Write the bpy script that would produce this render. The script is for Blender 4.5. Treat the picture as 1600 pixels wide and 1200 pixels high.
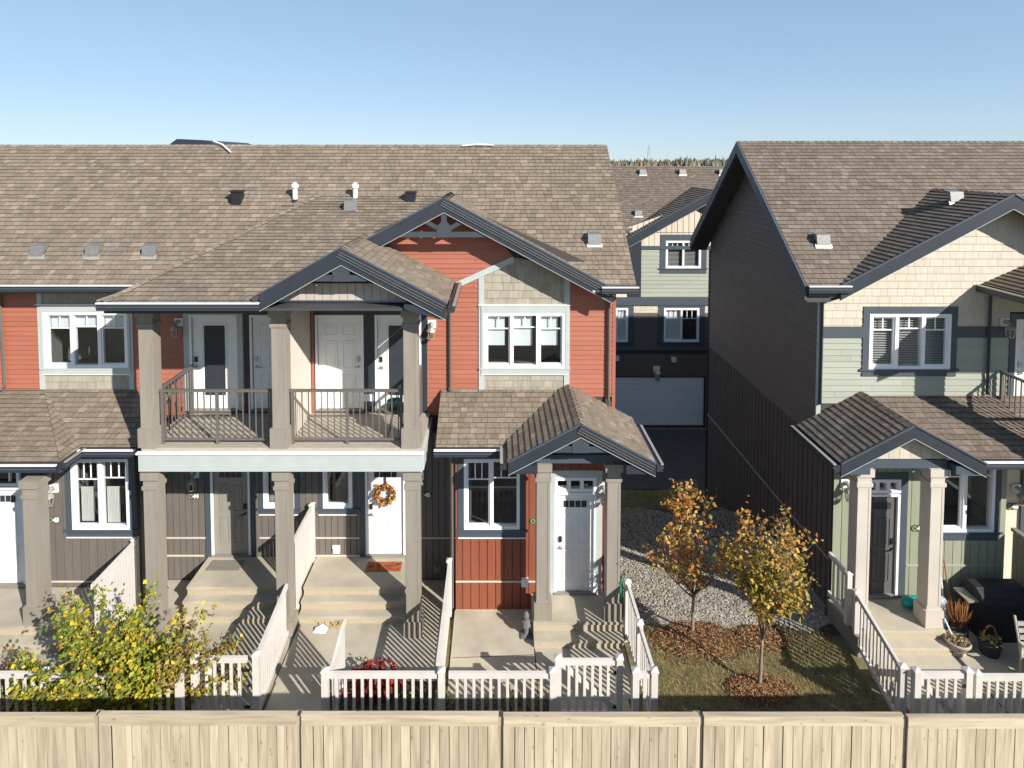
import bpy, math, random
from mathutils import Vector, Matrix
for _o in list(bpy.data.objects):
    bpy.data.objects.remove(_o)
rnd = random.Random(7)
SC = bpy.context.scene
COL = SC.collection
# ------------------------------------------------------------------ camera
CAM_H, FPX, VX, HY, PITCH = 9.0, 950.0, 775.0, 250.0, math.radians(2.7)
CY = HY + FPX * math.tan(PITCH)
cd = bpy.data.cameras.new('camera')
cam = bpy.data.objects.new('camera', cd)
COL.objects.link(cam)
cam.location = (0, 0, CAM_H)
cam.rotation_euler = (math.radians(90) - PITCH, 0, 0)
cd.sensor_fit = 'HORIZONTAL'
cd.sensor_width = 36.0
cd.lens = FPX / 1600 * 36.0
cd.shift_x = (800 - VX) / 1600
cd.shift_y = -(600 - CY) / 1600
cd.clip_start = 0.1
cd.clip_end = 6000
SC.camera = cam
# ------------------------------------------------------------------ sky and sun
SUN_EL, SUN_AZ = math.radians(30.5), math.radians(44.0)     # azimuth: to the right of straight behind the camera
SDIR = Vector((math.sin(SUN_AZ) * math.cos(SUN_EL), -math.cos(SUN_AZ) * math.cos(SUN_EL), math.sin(SUN_EL)))
w = bpy.data.worlds.new('World')
SC.world = w
w.use_nodes = True
nt = w.node_tree
bg = nt.nodes['Background']
sky = nt.nodes.new('ShaderNodeTexSky')
sky.sky_type = 'NISHITA'
sky.sun_disc = False
sky.sun_elevation = SUN_EL
sky.sun_rotation = math.atan2(SDIR.x, SDIR.y)
sky.altitude = 1800
sky.air_density = 1.0
sky.dust_density = 0.0
sky.ozone_density = 2.2
gam = nt.nodes.new('ShaderNodeGamma')                       # flatter sky gradient: compresses the range of the whole sky alike
gam.inputs[1].default_value = 0.42
tin = nt.nodes.new('ShaderNodeVectorMath')
tin.operation = 'MULTIPLY'
tin.inputs[1].default_value = (1.36, 1.64, 1.95)
nt.links.new(sky.outputs[0], gam.inputs[0])
nt.links.new(gam.outputs[0], tin.inputs[0])
nt.links.new(tin.outputs[0], bg.inputs[0])
bg.inputs[1].default_value = 0.13
sl = bpy.data.lights.new('sun', 'SUN')
sl.energy = 5.0
sl.angle = math.radians(0.5)
sl.color = (1.0, 0.95, 0.88)
sun = bpy.data.objects.new('sun', sl)
COL.objects.link(sun)
sun.rotation_euler = (-SDIR).to_track_quat('-Z', 'Y').to_euler()
sun.location = SDIR * 60
SC.view_settings.view_transform = 'Standard'
SC.view_settings.look = 'None'
SC.view_settings.gamma = 1.0
SC.view_settings.exposure = 0.62
SC.cycles.max_bounces = 8
SC.cycles.transparent_max_bounces = 16

# ------------------------------------------------------------------ survey helper: the point of a frontal plane (distance Y) read off the photo
def at(px, py, Y):
    a = (px - VX) / FPX
    b = -(py - CY) / FPX
    t = Y / (math.cos(PITCH) + b * math.sin(PITCH))
    return Vector((a * t, Y, CAM_H + (-math.sin(PITCH) + b * math.cos(PITCH)) * t))
def atx(px, py, Y): return at(px, py, Y).x
def atz(px, py, Y): return at(px, py, Y).z
def gnd(px, py, z=0.0):
    a = (px - VX) / FPX
    b = -(py - CY) / FPX
    t = (z - CAM_H) / (-math.sin(PITCH) + b * math.cos(PITCH))
    return Vector((a * t, (math.cos(PITCH) + b * math.sin(PITCH)) * t, z))

# ------------------------------------------------------------------ materials
MATS = {}
def mat(name, col, rough=0.7, var=0.12, vscale=6.0, bump=0.0, bscale=40.0, attr=False, metal=0.0, spec=0.5, stretch=None, fine=0.0, rand=0.0, dirt=0.0):
    m = bpy.data.materials.new(name)
    m.use_nodes = True
    n = m.node_tree
    b = n.nodes['Principled BSDF']
    b.inputs['Roughness'].default_value = rough
    b.inputs['Metallic'].default_value = metal
    b.inputs['Specular IOR Level'].default_value = spec
    geo = n.nodes.new('ShaderNodeNewGeometry')
    src = geo.outputs['Position']
    if stretch:
        mp = n.nodes.new('ShaderNodeMapping')
        mp.inputs['Scale'].default_value = stretch
        n.links.new(src, mp.inputs['Vector'])
        src = mp.outputs[0]
    if attr:
        at_ = n.nodes.new('ShaderNodeAttribute')
        at_.attribute_name = 'Col'
        base = at_.outputs['Color']
        mul0 = n.nodes.new('ShaderNodeMix'); mul0.data_type = 'RGBA'; mul0.blend_type = 'MULTIPLY'
        mul0.inputs[0].default_value = 1.0
        mul0.inputs[7].default_value = (*col, 1)
        n.links.new(base, mul0.inputs[6])
        base = mul0.outputs[2]
    else:
        rgb = n.nodes.new('ShaderNodeRGB')
        rgb.outputs[0].default_value = (*col, 1)
        base = rgb.outputs[0]
    def noise(scale, detail):
        t = n.nodes.new('ShaderNodeTexNoise')
        t.inputs['Scale'].default_value = scale
        t.inputs['Detail'].default_value = detail
        n.links.new(src, t.inputs['Vector'])
        return t.outputs['Fac']
    def mulby(base, fac, lo, hi, a=0.3, c=0.7):
        r = n.nodes.new('ShaderNodeMapRange')
        r.inputs[1].default_value = a; r.inputs[2].default_value = c
        r.inputs[3].default_value = lo; r.inputs[4].default_value = hi
        n.links.new(fac, r.inputs[0])
        k = n.nodes.new('ShaderNodeVectorMath'); k.operation = 'SCALE'
        n.links.new(base, k.inputs[0]); n.links.new(r.outputs[0], k.inputs['Scale'])
        return k.outputs[0]
    if var: base = mulby(base, noise(vscale, 4), 1 - var, 1 + var)
    if fine: base = mulby(base, noise(bscale * 2, 2), 1 - fine, 1 + fine)
    if dirt: base = mulby(base, noise(0.9, 6), 1 - dirt, 1.0, 0.35, 0.6)
    if rand:
        oi = n.nodes.new('ShaderNodeObjectInfo')
        base = mulby(base, oi.outputs['Random'], 1 - rand, 1 + rand, 0, 1)
    n.links.new(base, b.inputs['Base Color'])
    if bump:
        bp = n.nodes.new('ShaderNodeBump')
        bp.inputs['Strength'].default_value = 1.0
        bp.inputs['Distance'].default_value = bump
        n.links.new(noise(bscale, 3), bp.inputs['Height'])
        n.links.new(bp.outputs[0], b.inputs['Normal'])
    MATS[name] = m
    return m
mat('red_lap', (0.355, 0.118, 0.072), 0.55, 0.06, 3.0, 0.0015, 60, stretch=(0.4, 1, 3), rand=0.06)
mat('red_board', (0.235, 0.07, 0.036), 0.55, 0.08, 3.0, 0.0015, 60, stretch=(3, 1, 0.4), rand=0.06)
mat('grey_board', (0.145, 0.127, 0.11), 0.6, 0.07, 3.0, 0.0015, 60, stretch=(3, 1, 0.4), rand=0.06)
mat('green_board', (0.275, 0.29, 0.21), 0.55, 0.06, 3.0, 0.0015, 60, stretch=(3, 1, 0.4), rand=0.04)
mat('green_lap', (0.335, 0.35, 0.285), 0.5, 0.05, 3.0, 0.001, 60, stretch=(0.4, 1, 3), rand=0.04)
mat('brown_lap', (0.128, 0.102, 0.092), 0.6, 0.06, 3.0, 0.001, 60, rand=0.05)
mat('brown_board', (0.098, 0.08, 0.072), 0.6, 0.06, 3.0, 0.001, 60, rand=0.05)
mat('grey_shake', (0.335, 0.3, 0.235), 0.75, 0.12, 5.0, 0.004, 50, stretch=(5, 1, 0.6), rand=0.12)
mat('beige_shake', (0.53, 0.475, 0.38), 0.7, 0.06, 5.0, 0.003, 50, stretch=(5, 1, 0.6), rand=0.06)
mat('pink_shake', (0.44, 0.38, 0.33), 0.7, 0.06, 5.0, 0.002, 50, rand=0.06)
mat('cream_board', (0.6, 0.53, 0.42), 0.7, 0.05, 5.0, 0, rand=0.05)
mat('shingle', (1, 1, 1), 0.9, 0.16, 18.0, 0.003, 220, attr=True, spec=0.2, fine=0.22, dirt=0.10)
mat('roof_deck', (0.06, 0.05, 0.045), 0.9, 0.1)
mat('slate', (0.028, 0.034, 0.045), 0.45, 0.08, 4.0)
mat('slate_trim', (0.062, 0.078, 0.096), 0.5, 0.06, 4.0)
mat('truss', (0.042, 0.054, 0.066), 0.55, 0.08, 8.0)
mat('light_trim', (0.425, 0.46, 0.44), 0.5, 0.05, 4.0)
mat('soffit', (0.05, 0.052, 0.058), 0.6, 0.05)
mat('white_metal', (0.78, 0.78, 0.76), 0.35, 0.05)
mat('white_vinyl', (0.63, 0.595, 0.55), 0.4, 0.05, 5.0, dirt=0.06)
mat('white_paint', (0.80, 0.79, 0.76), 0.4, 0.03)
mat('white_frame', (0.82, 0.82, 0.82), 0.35, 0.02)
mat('grey_door', (0.27, 0.25, 0.215), 0.5, 0.04)
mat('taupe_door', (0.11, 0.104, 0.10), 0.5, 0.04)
mat('cream_wall', (0.62, 0.55, 0.46), 0.6, 0.05)
mat('column_tan', (0.27, 0.238, 0.195), 0.6, 0.07, 3.0, 0.001, 80, stretch=(4, 4, .5), dirt=.07)
mat('column_beige', (0.52, 0.465, 0.395), 0.6, 0.05, 3.0, 0.001, 80)
mat('deck_vinyl', (0.36, 0.32, 0.26), 0.7, 0.08, 8.0)
mat('rail_metal', (0.13, 0.115, 0.105), 0.4, 0.06)
mat('concrete', (0.455, 0.405, 0.315), 0.85, 0.10, 2.5, 0.003, 120, fine=0.10, dirt=0.24)
mat('riser', (0.42, 0.36, 0.255), 0.9, 0.16, 60.0, 0.008, 90, fine=0.35)
mat('foundation', (0.22, 0.205, 0.18), 0.9, 0.12, 3.0, 0.003, 60)
mat('asphalt', (0.07, 0.062, 0.056), 0.9, 0.12, 5.0, 0.004, 150)
mat('soil', (0.055, 0.045, 0.032), 0.95, 0.35, 12.0, 0.02, 40)
mat('lawn', (0.17, 0.14, 0.065), 0.95, 0.35, 5.0, 0.02, 60)
mat('far_land', (0.11, 0.10, 0.055), 0.95, 0.35, 0.02)
mat('leafy', (1, 1, 1), 0.6, 0.12, 25.0, attr=True, spec=0.25)
mat('chip', (1, 1, 1), 0.85, 0.1, 30.0, attr=True, spec=0.2)
mat('stone', (1, 1, 1), 0.8, 0.15, 60.0, attr=True, spec=0.3)
mat('bark', (0.24, 0.19, 0.15), 0.9, 0.25, 30.0, 0.006, 80)
mat('twig', (0.17, 0.12, 0.10), 0.9, 0.2, 30.0)
mat('downpipe', (0.10, 0.092, 0.082), 0.45, 0.06)
mat('black_metal', (0.014, 0.014, 0.016), 0.5, 0.1)
mat('galvanised', (0.22, 0.215, 0.205), 0.5, 0.15, 20.0, metal=0.3)
mat('pewter', (0.45, 0.43, 0.38), 0.45, 0.1, 20.0, metal=0.5)
mat('steel', (0.6, 0.6, 0.6), 0.3, 0.05, metal=0.9)
mat('sign_green', (0.075, 0.085, 0.055), 0.5, 0.05)
mat('sign_olive', (0.30, 0.33, 0.17), 0.5, 0.05)
mat('sign_white', (0.85, 0.85, 0.82), 0.5, 0.0)
mat('room', (0.2, 0.19, 0.175), 0.9, 0.1)
mat('blind', (0.8, 0.8, 0.78), 0.7, 0.03)
mat('slat', (0.36, 0.35, 0.33), 0.6, 0.03)
mat('curtain', (0.62, 0.6, 0.54), 0.9, 0.05)
mat('garage', (0.78, 0.8, 0.82), 0.5, 0.03)
mat('mat_grey', (0.20, 0.185, 0.15), 0.95, 0.15, 60.0, 0.004, 150)
mat('mat_orange', (0.3, 0.075, 0.02), 0.95, 0.3, 18.0, 0.004, 150)
mat('mat_dark', (0.05, 0.022, 0.012), 0.95, 0.2)
mat('ribbon', (0.02, 0.018, 0.02), 0.7, 0.1)
mat('cover_black', (0.018, 0.019, 0.024), 0.6, 0.2, 5.0, 0.01, 12)
mat('teal', (0.01, 0.26, 0.24), 0.5, 0.15, 10.0, 0.006, 20)
mat('pot', (0.36, 0.30, 0.25), 0.7, 0.12, 12.0)
mat('pot_dark', (0.03, 0.035, 0.045), 0.5, 0.1)
mat('wicker', (0.30, 0.15, 0.06), 0.8, 0.2, 40.0)
mat('green_pot', (0.10, 0.26, 0.17), 0.4, 0.15)
mat('stone_grey', (0.13, 0.13, 0.135), 0.8, 0.2, 30.0, 0.006, 60)
mat('hose', (0.02, 0.30, 0.16), 0.5, 0.05)
mat('steel_far', (0.45, 0.50, 0.56), 0.6, 0.0)

def leaf_light(nm):
    n = MATS[nm].node_tree; b = n.nodes['Principled BSDF']; out = [x for x in n.nodes if x.type == 'OUTPUT_MATERIAL'][0]
    tr = n.nodes.new('ShaderNodeBsdfTranslucent'); mx = n.nodes.new('ShaderNodeMixShader'); mx.inputs[0].default_value = 0.35
    n.links.new(b.inputs['Base Color'].links[0].from_socket, tr.inputs[0])
    n.links.new(b.outputs[0], mx.inputs[1]); n.links.new(tr.outputs[0], mx.inputs[2]); n.links.new(mx.outputs[0], out.inputs[0])
leaf_light('leafy')
def wood_mat(nm, s1, s2):
    m = bpy.data.materials.new(nm); m.use_nodes = True
    n = m.node_tree; b = n.nodes['Principled BSDF']
    b.inputs['Roughness'].default_value = 0.8; b.inputs['Specular IOR Level'].default_value = 0.25
    geo = n.nodes.new('ShaderNodeNewGeometry')
    mp = n.nodes.new('ShaderNodeMapping'); mp.inputs['Scale'].default_value = s1
    oi = n.nodes.new('ShaderNodeObjectInfo')
    cmb = n.nodes.new('ShaderNodeCombineXYZ'); n.links.new(oi.outputs['Random'], cmb.inputs[2])
    sc_ = n.nodes.new('ShaderNodeVectorMath'); sc_.operation = 'SCALE'; sc_.inputs['Scale'].default_value = 37.0
    n.links.new(cmb.outputs[0], sc_.inputs[0])
    ad = n.nodes.new('ShaderNodeVectorMath'); ad.operation = 'ADD'
    n.links.new(geo.outputs['Position'], ad.inputs[0]); n.links.new(sc_.outputs[0], ad.inputs[1])
    n.links.new(ad.outputs[0], mp.inputs['Vector'])
    t = n.nodes.new('ShaderNodeTexNoise'); t.inputs['Scale'].default_value = 1.0; t.inputs['Detail'].default_value = 6; t.inputs['Distortion'].default_value = 0.6
    n.links.new(mp.outputs[0], t.inputs['Vector'])
    cr = n.nodes.new('ShaderNodeValToRGB')
    cr.color_ramp.elements[0].position = 0.30; cr.color_ramp.elements[0].color = (0.34, 0.275, 0.19, 1)
    cr.color_ramp.elements[1].position = 0.62; cr.color_ramp.elements[1].color = (0.50, 0.42, 0.30, 1)
    n.links.new(t.outputs['Fac'], cr.inputs[0])
    v = n.nodes.new('ShaderNodeTexVoronoi'); v.inputs['Scale'].default_value = 1.0
    mp2 = n.nodes.new('ShaderNodeMapping'); mp2.inputs['Scale'].default_value = s2
    n.links.new(ad.outputs[0], mp2.inputs['Vector']); n.links.new(mp2.outputs[0], v.inputs['Vector'])
    r = n.nodes.new('ShaderNodeMapRange'); r.inputs[1].default_value = 0.05; r.inputs[2].default_value = 0.15; r.inputs[3].default_value = 0.62; r.inputs[4].default_value = 1.0
    n.links.new(v.outputs['Distance'], r.inputs[0])
    k = n.nodes.new('ShaderNodeVectorMath'); k.operation = 'SCALE'
    n.links.new(cr.outputs[0], k.inputs[0]); n.links.new(r.outputs[0], k.inputs['Scale'])
    r2 = n.nodes.new('ShaderNodeMapRange'); r2.inputs[3].default_value = 0.80; r2.inputs[4].default_value = 1.10
    n.links.new(oi.outputs['Random'], r2.inputs[0])
    k2 = n.nodes.new('ShaderNodeVectorMath'); k2.operation = 'SCALE'
    n.links.new(k.outputs[0], k2.inputs[0]); n.links.new(r2.outputs[0], k2.inputs['Scale'])
    n.links.new(k2.outputs[0], b.inputs['Base Color'])
    bp = n.nodes.new('ShaderNodeBump'); bp.inputs['Distance'].default_value = 0.004
    n.links.new(t.outputs['Fac'], bp.inputs['Height']); n.links.new(bp.outputs[0], b.inputs['Normal'])
    MATS[nm] = m
wood_mat('cedar', (14, 14, 1.1), (9, 9, 4))
wood_mat('cedar_flat', (1.1, 14, 14), (4, 9, 9))
def glass_mat(name, tint, refl):
    m = bpy.data.materials.new(name); m.use_nodes = True
    n = m.node_tree
    for x in list(n.nodes):
        if x.type == 'BSDF_PRINCIPLED': n.nodes.remove(x)
    out = [x for x in n.nodes if x.type == 'OUTPUT_MATERIAL'][0]
    tr = n.nodes.new('ShaderNodeBsdfTransparent'); tr.inputs[0].default_value = (*tint, 1)
    gl = n.nodes.new('ShaderNodeBsdfGlossy'); gl.inputs['Roughness'].default_value = 0.02; gl.inputs[0].default_value = (0.9, 0.95, 1, 1)
    fr = n.nodes.new('ShaderNodeFresnel'); fr.inputs[0].default_value = 1.5
    mul = n.nodes.new('ShaderNodeMath'); mul.operation = 'MULTIPLY_ADD'; mul.inputs[1].default_value = 1.0; mul.inputs[2].default_value = refl
    gb_ = n.nodes.new('ShaderNodeNewGeometry'); inv = n.nodes.new('ShaderNodeMath'); inv.operation = 'SUBTRACT'; inv.inputs[0].default_value = 1.0
    n.links.new(gb_.outputs['Backfacing'], inv.inputs[1]); mb_ = n.nodes.new('ShaderNodeMath'); mb_.operation = 'MULTIPLY'
    n.links.new(fr.outputs[0], mul.inputs[0]); n.links.new(mul.outputs[0], mb_.inputs[0]); n.links.new(inv.outputs[0], mb_.inputs[1])
    mx = n.nodes.new('ShaderNodeMixShader')
    n.links.new(mb_.outputs[0], mx.inputs[0]); n.links.new(tr.outputs[0], mx.inputs[1]); n.links.new(gl.outputs[0], mx.inputs[2])
    n.links.new(mx.outputs[0], out.inputs[0])
    MATS[name] = m
glass_mat('glass', (0.90, 0.92, 0.93), 0.05)
glass_mat('lamp_glass', (0.85, 0.85, 0.85), 0.05)

# ------------------------------------------------------------------ mesh builder
class MB:
    def __init__(s): s.v = []; s.f = []; s.c = []; s.col = (1, 1, 1)
    def add(s, vs, fs, col=None, edge=None):
        o = len(s.v); s.v.extend([tuple(p) for p in vs]); s.f.extend([tuple(i + o for i in f) for f in fs])
        s.c.extend([col or s.col] + [edge or col or s.col] * (len(fs) - 1) if edge else [col or s.col] * len(fs)); return s
    def box(s, x0, x1, y0, y1, z0, z1, col=None):
        return s.add([(x0, y0, z0), (x1, y0, z0), (x1, y1, z0), (x0, y1, z0), (x0, y0, z1), (x1, y0, z1), (x1, y1, z1), (x0, y1, z1)],
                     [(0, 3, 2, 1), (4, 5, 6, 7), (0, 1, 5, 4), (1, 2, 6, 5), (2, 3, 7, 6), (3, 0, 4, 7)], col)
    def prism(s, pts, ext, col=None):
        n = len(pts); ext = Vector(ext)
        vs = [Vector(p) for p in pts]; vs = vs + [p + ext for p in vs]
        fs = [tuple(range(n))[::-1], tuple(range(n, 2 * n))] + [(i, (i + 1) % n, n + (i + 1) % n, n + i) for i in range(n)]
        return s.add(vs, fs, col)
    def bar(s, p, q, w, h, side, col=None):
        """beam from p to q, width w along 'side', height h along side x axis"""
        p = Vector(p); q = Vector(q); d = (q - p).normalized(); sd = Vector(side).normalized(); up = sd.cross(d).normalized()
        a = sd * (w / 2); b = up * (h / 2)
        vs = [p - a - b, p + a - b, p + a + b, p - a + b, q - a - b, q + a - b, q + a + b, q - a + b]
        return s.add(vs, [(0, 3, 2, 1), (4, 5, 6, 7), (0, 1, 5, 4), (1, 2, 6, 5), (2, 3, 7, 6), (3, 0, 4, 7)], col)
    def tube(s, pts, radii, n=8, col=None, caps=True):
        pts = [Vector(p) for p in pts]
        if not isinstance(radii, (list, tuple)): radii = [radii] * len(pts)
        base = len(s.v); nv = 0; vs = []; fs = []
        for i, p in enumerate(pts):
            d = (pts[min(i + 1, len(pts) - 1)] - pts[max(i - 1, 0)])
            d = d.normalized() if d.length > 1e-6 else Vector((0, 0, 1))
            a = d.cross(Vector((0, 0, 1)) if abs(d.z) < 0.9 else Vector((1, 0, 0))).normalized(); b = d.cross(a)
            for k in range(n):
                t = 2 * math.pi * k / n
                vs.append(p + (a * math.cos(t) + b * math.sin(t)) * radii[i])
        for i in range(len(pts) - 1):
            for k in range(n):
                fs.append((i * n + k, i * n + (k + 1) % n, (i + 1) * n + (k + 1) % n, (i + 1) * n + k))
        if caps: fs.append(tuple(range(n))[::-1]); fs.append(tuple(range((len(pts) - 1) * n, len(pts) * n)))
        return s.add(vs, fs, col)
    def lathe(s, c, prof, n=20, col=None):
        c = Vector(c); vs = []; fs = []
        for r, z in prof:
            for k in range(n):
                t = 2 * math.pi * k / n; vs.append(c + Vector((r * math.cos(t), r * math.sin(t), z)))
        for i in range(len(prof) - 1):
            for k in range(n): fs.append((i * n + k, i * n + (k + 1) % n, (i + 1) * n + (k + 1) % n, (i + 1) * n + k))
        fs.append(tuple(range(n))[::-1]); fs.append(tuple(range((len(prof) - 1) * n, len(prof) * n)))
        return s.add(vs, fs, col)
    def mesh(s, name, material, smooth=False):
        me = bpy.data.meshes.new(name); me.from_pydata(s.v, [], s.f)
        ca = me.color_attributes.new('Col', 'FLOAT_COLOR', 'CORNER')
        flat = []
        for p in me.polygons:
            c = s.c[p.index]
            flat.extend((c[0], c[1], c[2], 1.0) * p.loop_total)
        ca.data.foreach_set('color', flat)
        if smooth: me.polygons.foreach_set('use_smooth', [True] * len(me.polygons))
        me.materials.append(MATS[material]); me.update()
        return me
    def build(s, name, material, parent=None, kind=None, smooth=False):
        return link(name, s.mesh(name, material, smooth), parent, kind)
WORLD = {}
def link(name, data, parent=None, kind=None, loc=(0, 0, 0), rz=0.0):
    o = bpy.data.objects.new(name, data); COL.objects.link(o)
    if parent is not None:
        o.parent = parent
        o.matrix_parent_inverse = Matrix.Translation(-WORLD[parent.name])
    o.location = loc; o.rotation_euler = (0, 0, rz)
    WORLD[o.name] = Vector(loc)
    if kind: o['kind'] = kind
    return o
def thing(name, label, cat, loc, group=None):
    o = link(name, None, None, None, loc); o.empty_display_size = 0.3
    o['label'] = label; o['category'] = cat
    if group: o['group'] = group
    return o
def tag(o, label, cat, group=None):
    o['label'] = label; o['category'] = cat
    if group: o['group'] = group
    return o
def box(name, m, parent, *b, kind=None): return MB().box(*b).build(name, m, parent, kind)
def text(body, size, loc, parent, material, name='numeral', depth=0.004, off=0.006):
    c = bpy.data.curves.new(name, 'FONT'); c.body = body; c.size = size; c.extrude = depth; c.offset = off
    c.align_x = 'CENTER'; c.align_y = 'CENTER'; c.materials.append(MATS[material]); c.resolution_u = 3
    tmp = bpy.data.objects.new('tmp', c); COL.objects.link(tmp)
    me = bpy.data.meshes.new_from_object(tmp.evaluated_get(bpy.context.evaluated_depsgraph_get()))
    bpy.data.objects.remove(tmp); bpy.data.curves.remove(c)
    me.transform(Matrix.Translation(Vector(loc)) @ Matrix.Rotation(math.radians(90), 4, 'X'))
    return link(name, me, parent)

# ------------------------------------------------------------------ cladding: rows of separate pieces over a flat polygon
def clip(poly, a, b, c):
    """keep the part of a 2d polygon where a*u+b*v<=c"""
    out = []
    for i in range(len(poly)):
        p, q = poly[i], poly[(i + 1) % len(poly)]
        dp = a * p[0] + b * p[1] - c; dq = a * q[0] + b * q[1] - c
        if dp <= 0: out.append(p)
        if (dp < 0 < dq) or (dq < 0 < dp):
            t = dp / (dp - dq); out.append((p[0] + (q[0] - p[0]) * t, p[1] + (q[1] - p[1]) * t))
    return out
def area(p):
    return abs(sum(p[i][0] * p[(i + 1) % len(p)][1] - p[(i + 1) % len(p)][0] * p[i][1] for i in range(len(p)))) / 2 if len(p) > 2 else 0
def minus(polys, rects):
    for (u0, u1, v0, v1) in rects:
        nxt = []
        for p in polys:
            us = [q[0] for q in p]; vs = [q[1] for q in p]
            if max(us) <= u0 or min(us) >= u1 or max(vs) <= v0 or min(vs) >= v1: nxt.append(p); continue
            mid = clip(clip(p, 1, 0, u1), -1, 0, -u0)
            nxt += [clip(p, 1, 0, u0), clip(p, -1, 0, -u1), clip(mid, 0, 1, v0), clip(mid, 0, -1, -v1)]
        polys = [p for p in nxt if area(p) > 2e-5]
    return polys
def rows(poly2, h, lmin, lmax, gap, rects, shift=True, anchor=0.0):
    """yield (piece polygon, row bottom v, colour index)"""
    vs = [p[1] for p in poly2]; us = [p[0] for p in poly2]
    v = min(vs) - ((min(vs) + anchor) % h); u_lo, u_hi = min(us), max(us)
    while v < max(vs) - 1e-4:
        strip = clip(clip(poly2, 0, 1, v + h), 0, -1, -v)
        if area(strip) > 1e-5:
            u = u_lo - (rnd.random() * lmax if shift else 0)
            while u < u_hi:
                l = lmin + (lmax - lmin) * rnd.random()
                pc = clip(clip(strip, 1, 0, u + l - gap), -1, 0, -u)
                for q in minus([pc], rects) if area(pc) > 2e-5 else []:
                    yield q, v
                u += l
        v += h
def piece(q, v, h, o, U, V, N, t_lo, t_hi, vgap=0.0):
    n = len(q)
    top = [o + U * a + V * b + N * (t_lo + (t_hi - t_lo) * (b - v) / h) for a, b in q]
    bot = [o + U * a + V * b for a, b in q]
    return top + bot, [tuple(range(n))] + [(i, n + i, n + (i + 1) % n, (i + 1) % n) for i in range(n)]
def cover(name, material, parent, poly3, U, V, h, lmin, lmax, t_lo, t_hi, gap=0.0, rects=(), single=True, cols=None, shift=True, off=0.0, limit=None, vgap=0.0):
    """clad poly3 (convex, flat) with rows of pieces. single: every piece its own object; rest joined as stuff"""
    o = Vector(poly3[0]); U = Vector(U).normalized(); V = Vector(V).normalized(); N = U.cross(V).normalized(); o = o + N * off
    p2 = [((Vector(p) - o).dot(U), (Vector(p) - o).dot(V)) for p in poly3]
    rc = [(r[0] - o.dot(U), r[1] - o.dot(U), r[2] - o.dot(V), r[3] - o.dot(V)) for r in rects]
    joined = MB(); made = 0
    for q, v in rows(p2, h, lmin, lmax, gap, rc, shift, o.dot(V)):
        if vgap:
            q = clip(q, 0, 1, v + h - vgap)
            if area(q) < 2e-5: continue
        col = cols() if cols else (1, 1, 1)
        edge = (col[0] * .45, col[1] * .45, col[2] * .45) if name == 'shingle' else None
        vs, fs = piece(q, v, h, o, U, V, N, t_lo + (rnd.random() - .5) * 0.002, t_hi)
        if single and (limit is None or made < limit):
            MB().add(vs, fs, col, edge).build(name, material, parent); made += 1
        else: joined.add(vs, fs, col, edge)
    if joined.v: joined.build(name + 's', material, parent, 'stuff')
    return made
def wallsheet(name, material, parent, poly3, U, V, thick, rects=()):
    """a wall of the given thickness with rectangular openings"""
    o = Vector(poly3[0]); U = Vector(U); V = Vector(V); N = U.cross(V)
    p2 = [((Vector(p) - o).dot(U), (Vector(p) - o).dot(V)) for p in poly3]
    rc = [(r[0] - o.dot(U), r[1] - o.dot(U), r[2] - o.dot(V), r[3] - o.dot(V)) for r in rects]
    mb = MB()
    for q in minus([p2], rc): mb.prism([o + U * a + V * b for a, b in q], -N * thick)
    return mb.build(name, material, parent)
XA, YA, ZA = Vector((1, 0, 0)), Vector((0, 1, 0)), Vector((0, 0, 1))
def shingle_cols(base):
    def f():
        r = rnd.random()
        k = 0.78 + 0.12 * rnd.random() if r < 0.22 else (1.12 + 0.18 * rnd.random() if r > 0.85 else 0.92 + 0.14 * rnd.random())
        t = (rnd.random() - .5) * 0.05
        return (base[0] * k * (1 + t), base[1] * k, base[2] * k * (1 - t))
    return f
TAN = shingle_cols((0.222, 0.178, 0.134))
BRN = shingle_cols((0.176, 0.140, 0.112))
def roofplane(parent, poly3, cols=TAN, single=False, limit=None, thick=0.07, name='roof'):
    """one roof slope: a deck slab and its shingles"""
    P = [Vector(p) for p in poly3]
    N = (P[1] - P[0]).cross(P[2] - P[0]).normalized()
    if N.z < 0: N = -N
    U = ZA.cross(N).normalized() if abs(N.z) < 0.999 else XA
    V = N.cross(U).normalized()
    deck = MB().prism(P, -N * thick).build(name, 'roof_deck', parent)
    low = min(P, key=lambda p: p.dot(V))
    i = P.index(low); P = P[i:] + P[:i]
    cover('shingle', 'shingle', deck, P, U, V, 0.125, 0.10, 0.23, 0.019, 0.002, 0.006, (), single, cols, off=0.003, limit=limit)
    return deck
def capline(parent, p, q, cols=TAN, w=0.13, dl=(-1, 0, -0.5), dr=(1, 0, -0.5)):
    p = Vector(p); q = Vector(q); n = max(1, int((q - p).length / 0.16)); mb = MB()
    dl = Vector(dl).normalized() * w; dr = Vector(dr).normalized() * w
    for i in range(n):
        a = p + (q - p) * (i / n); b = p + (q - p) * ((i + 1) / n)
        up = Vector((0, 0, 0.028 + 0.006 * rnd.random())); up2 = Vector((0, 0, 0.018))
        mb.add([a + up, b + up2, b + dl + up2, a + dl + up, a + dr + up, b + dr + up2], [(0, 1, 2, 3), (0, 4, 5, 1)], cols())
    return mb.build('ridge_cap', 'shingle', parent, 'stuff')
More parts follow.
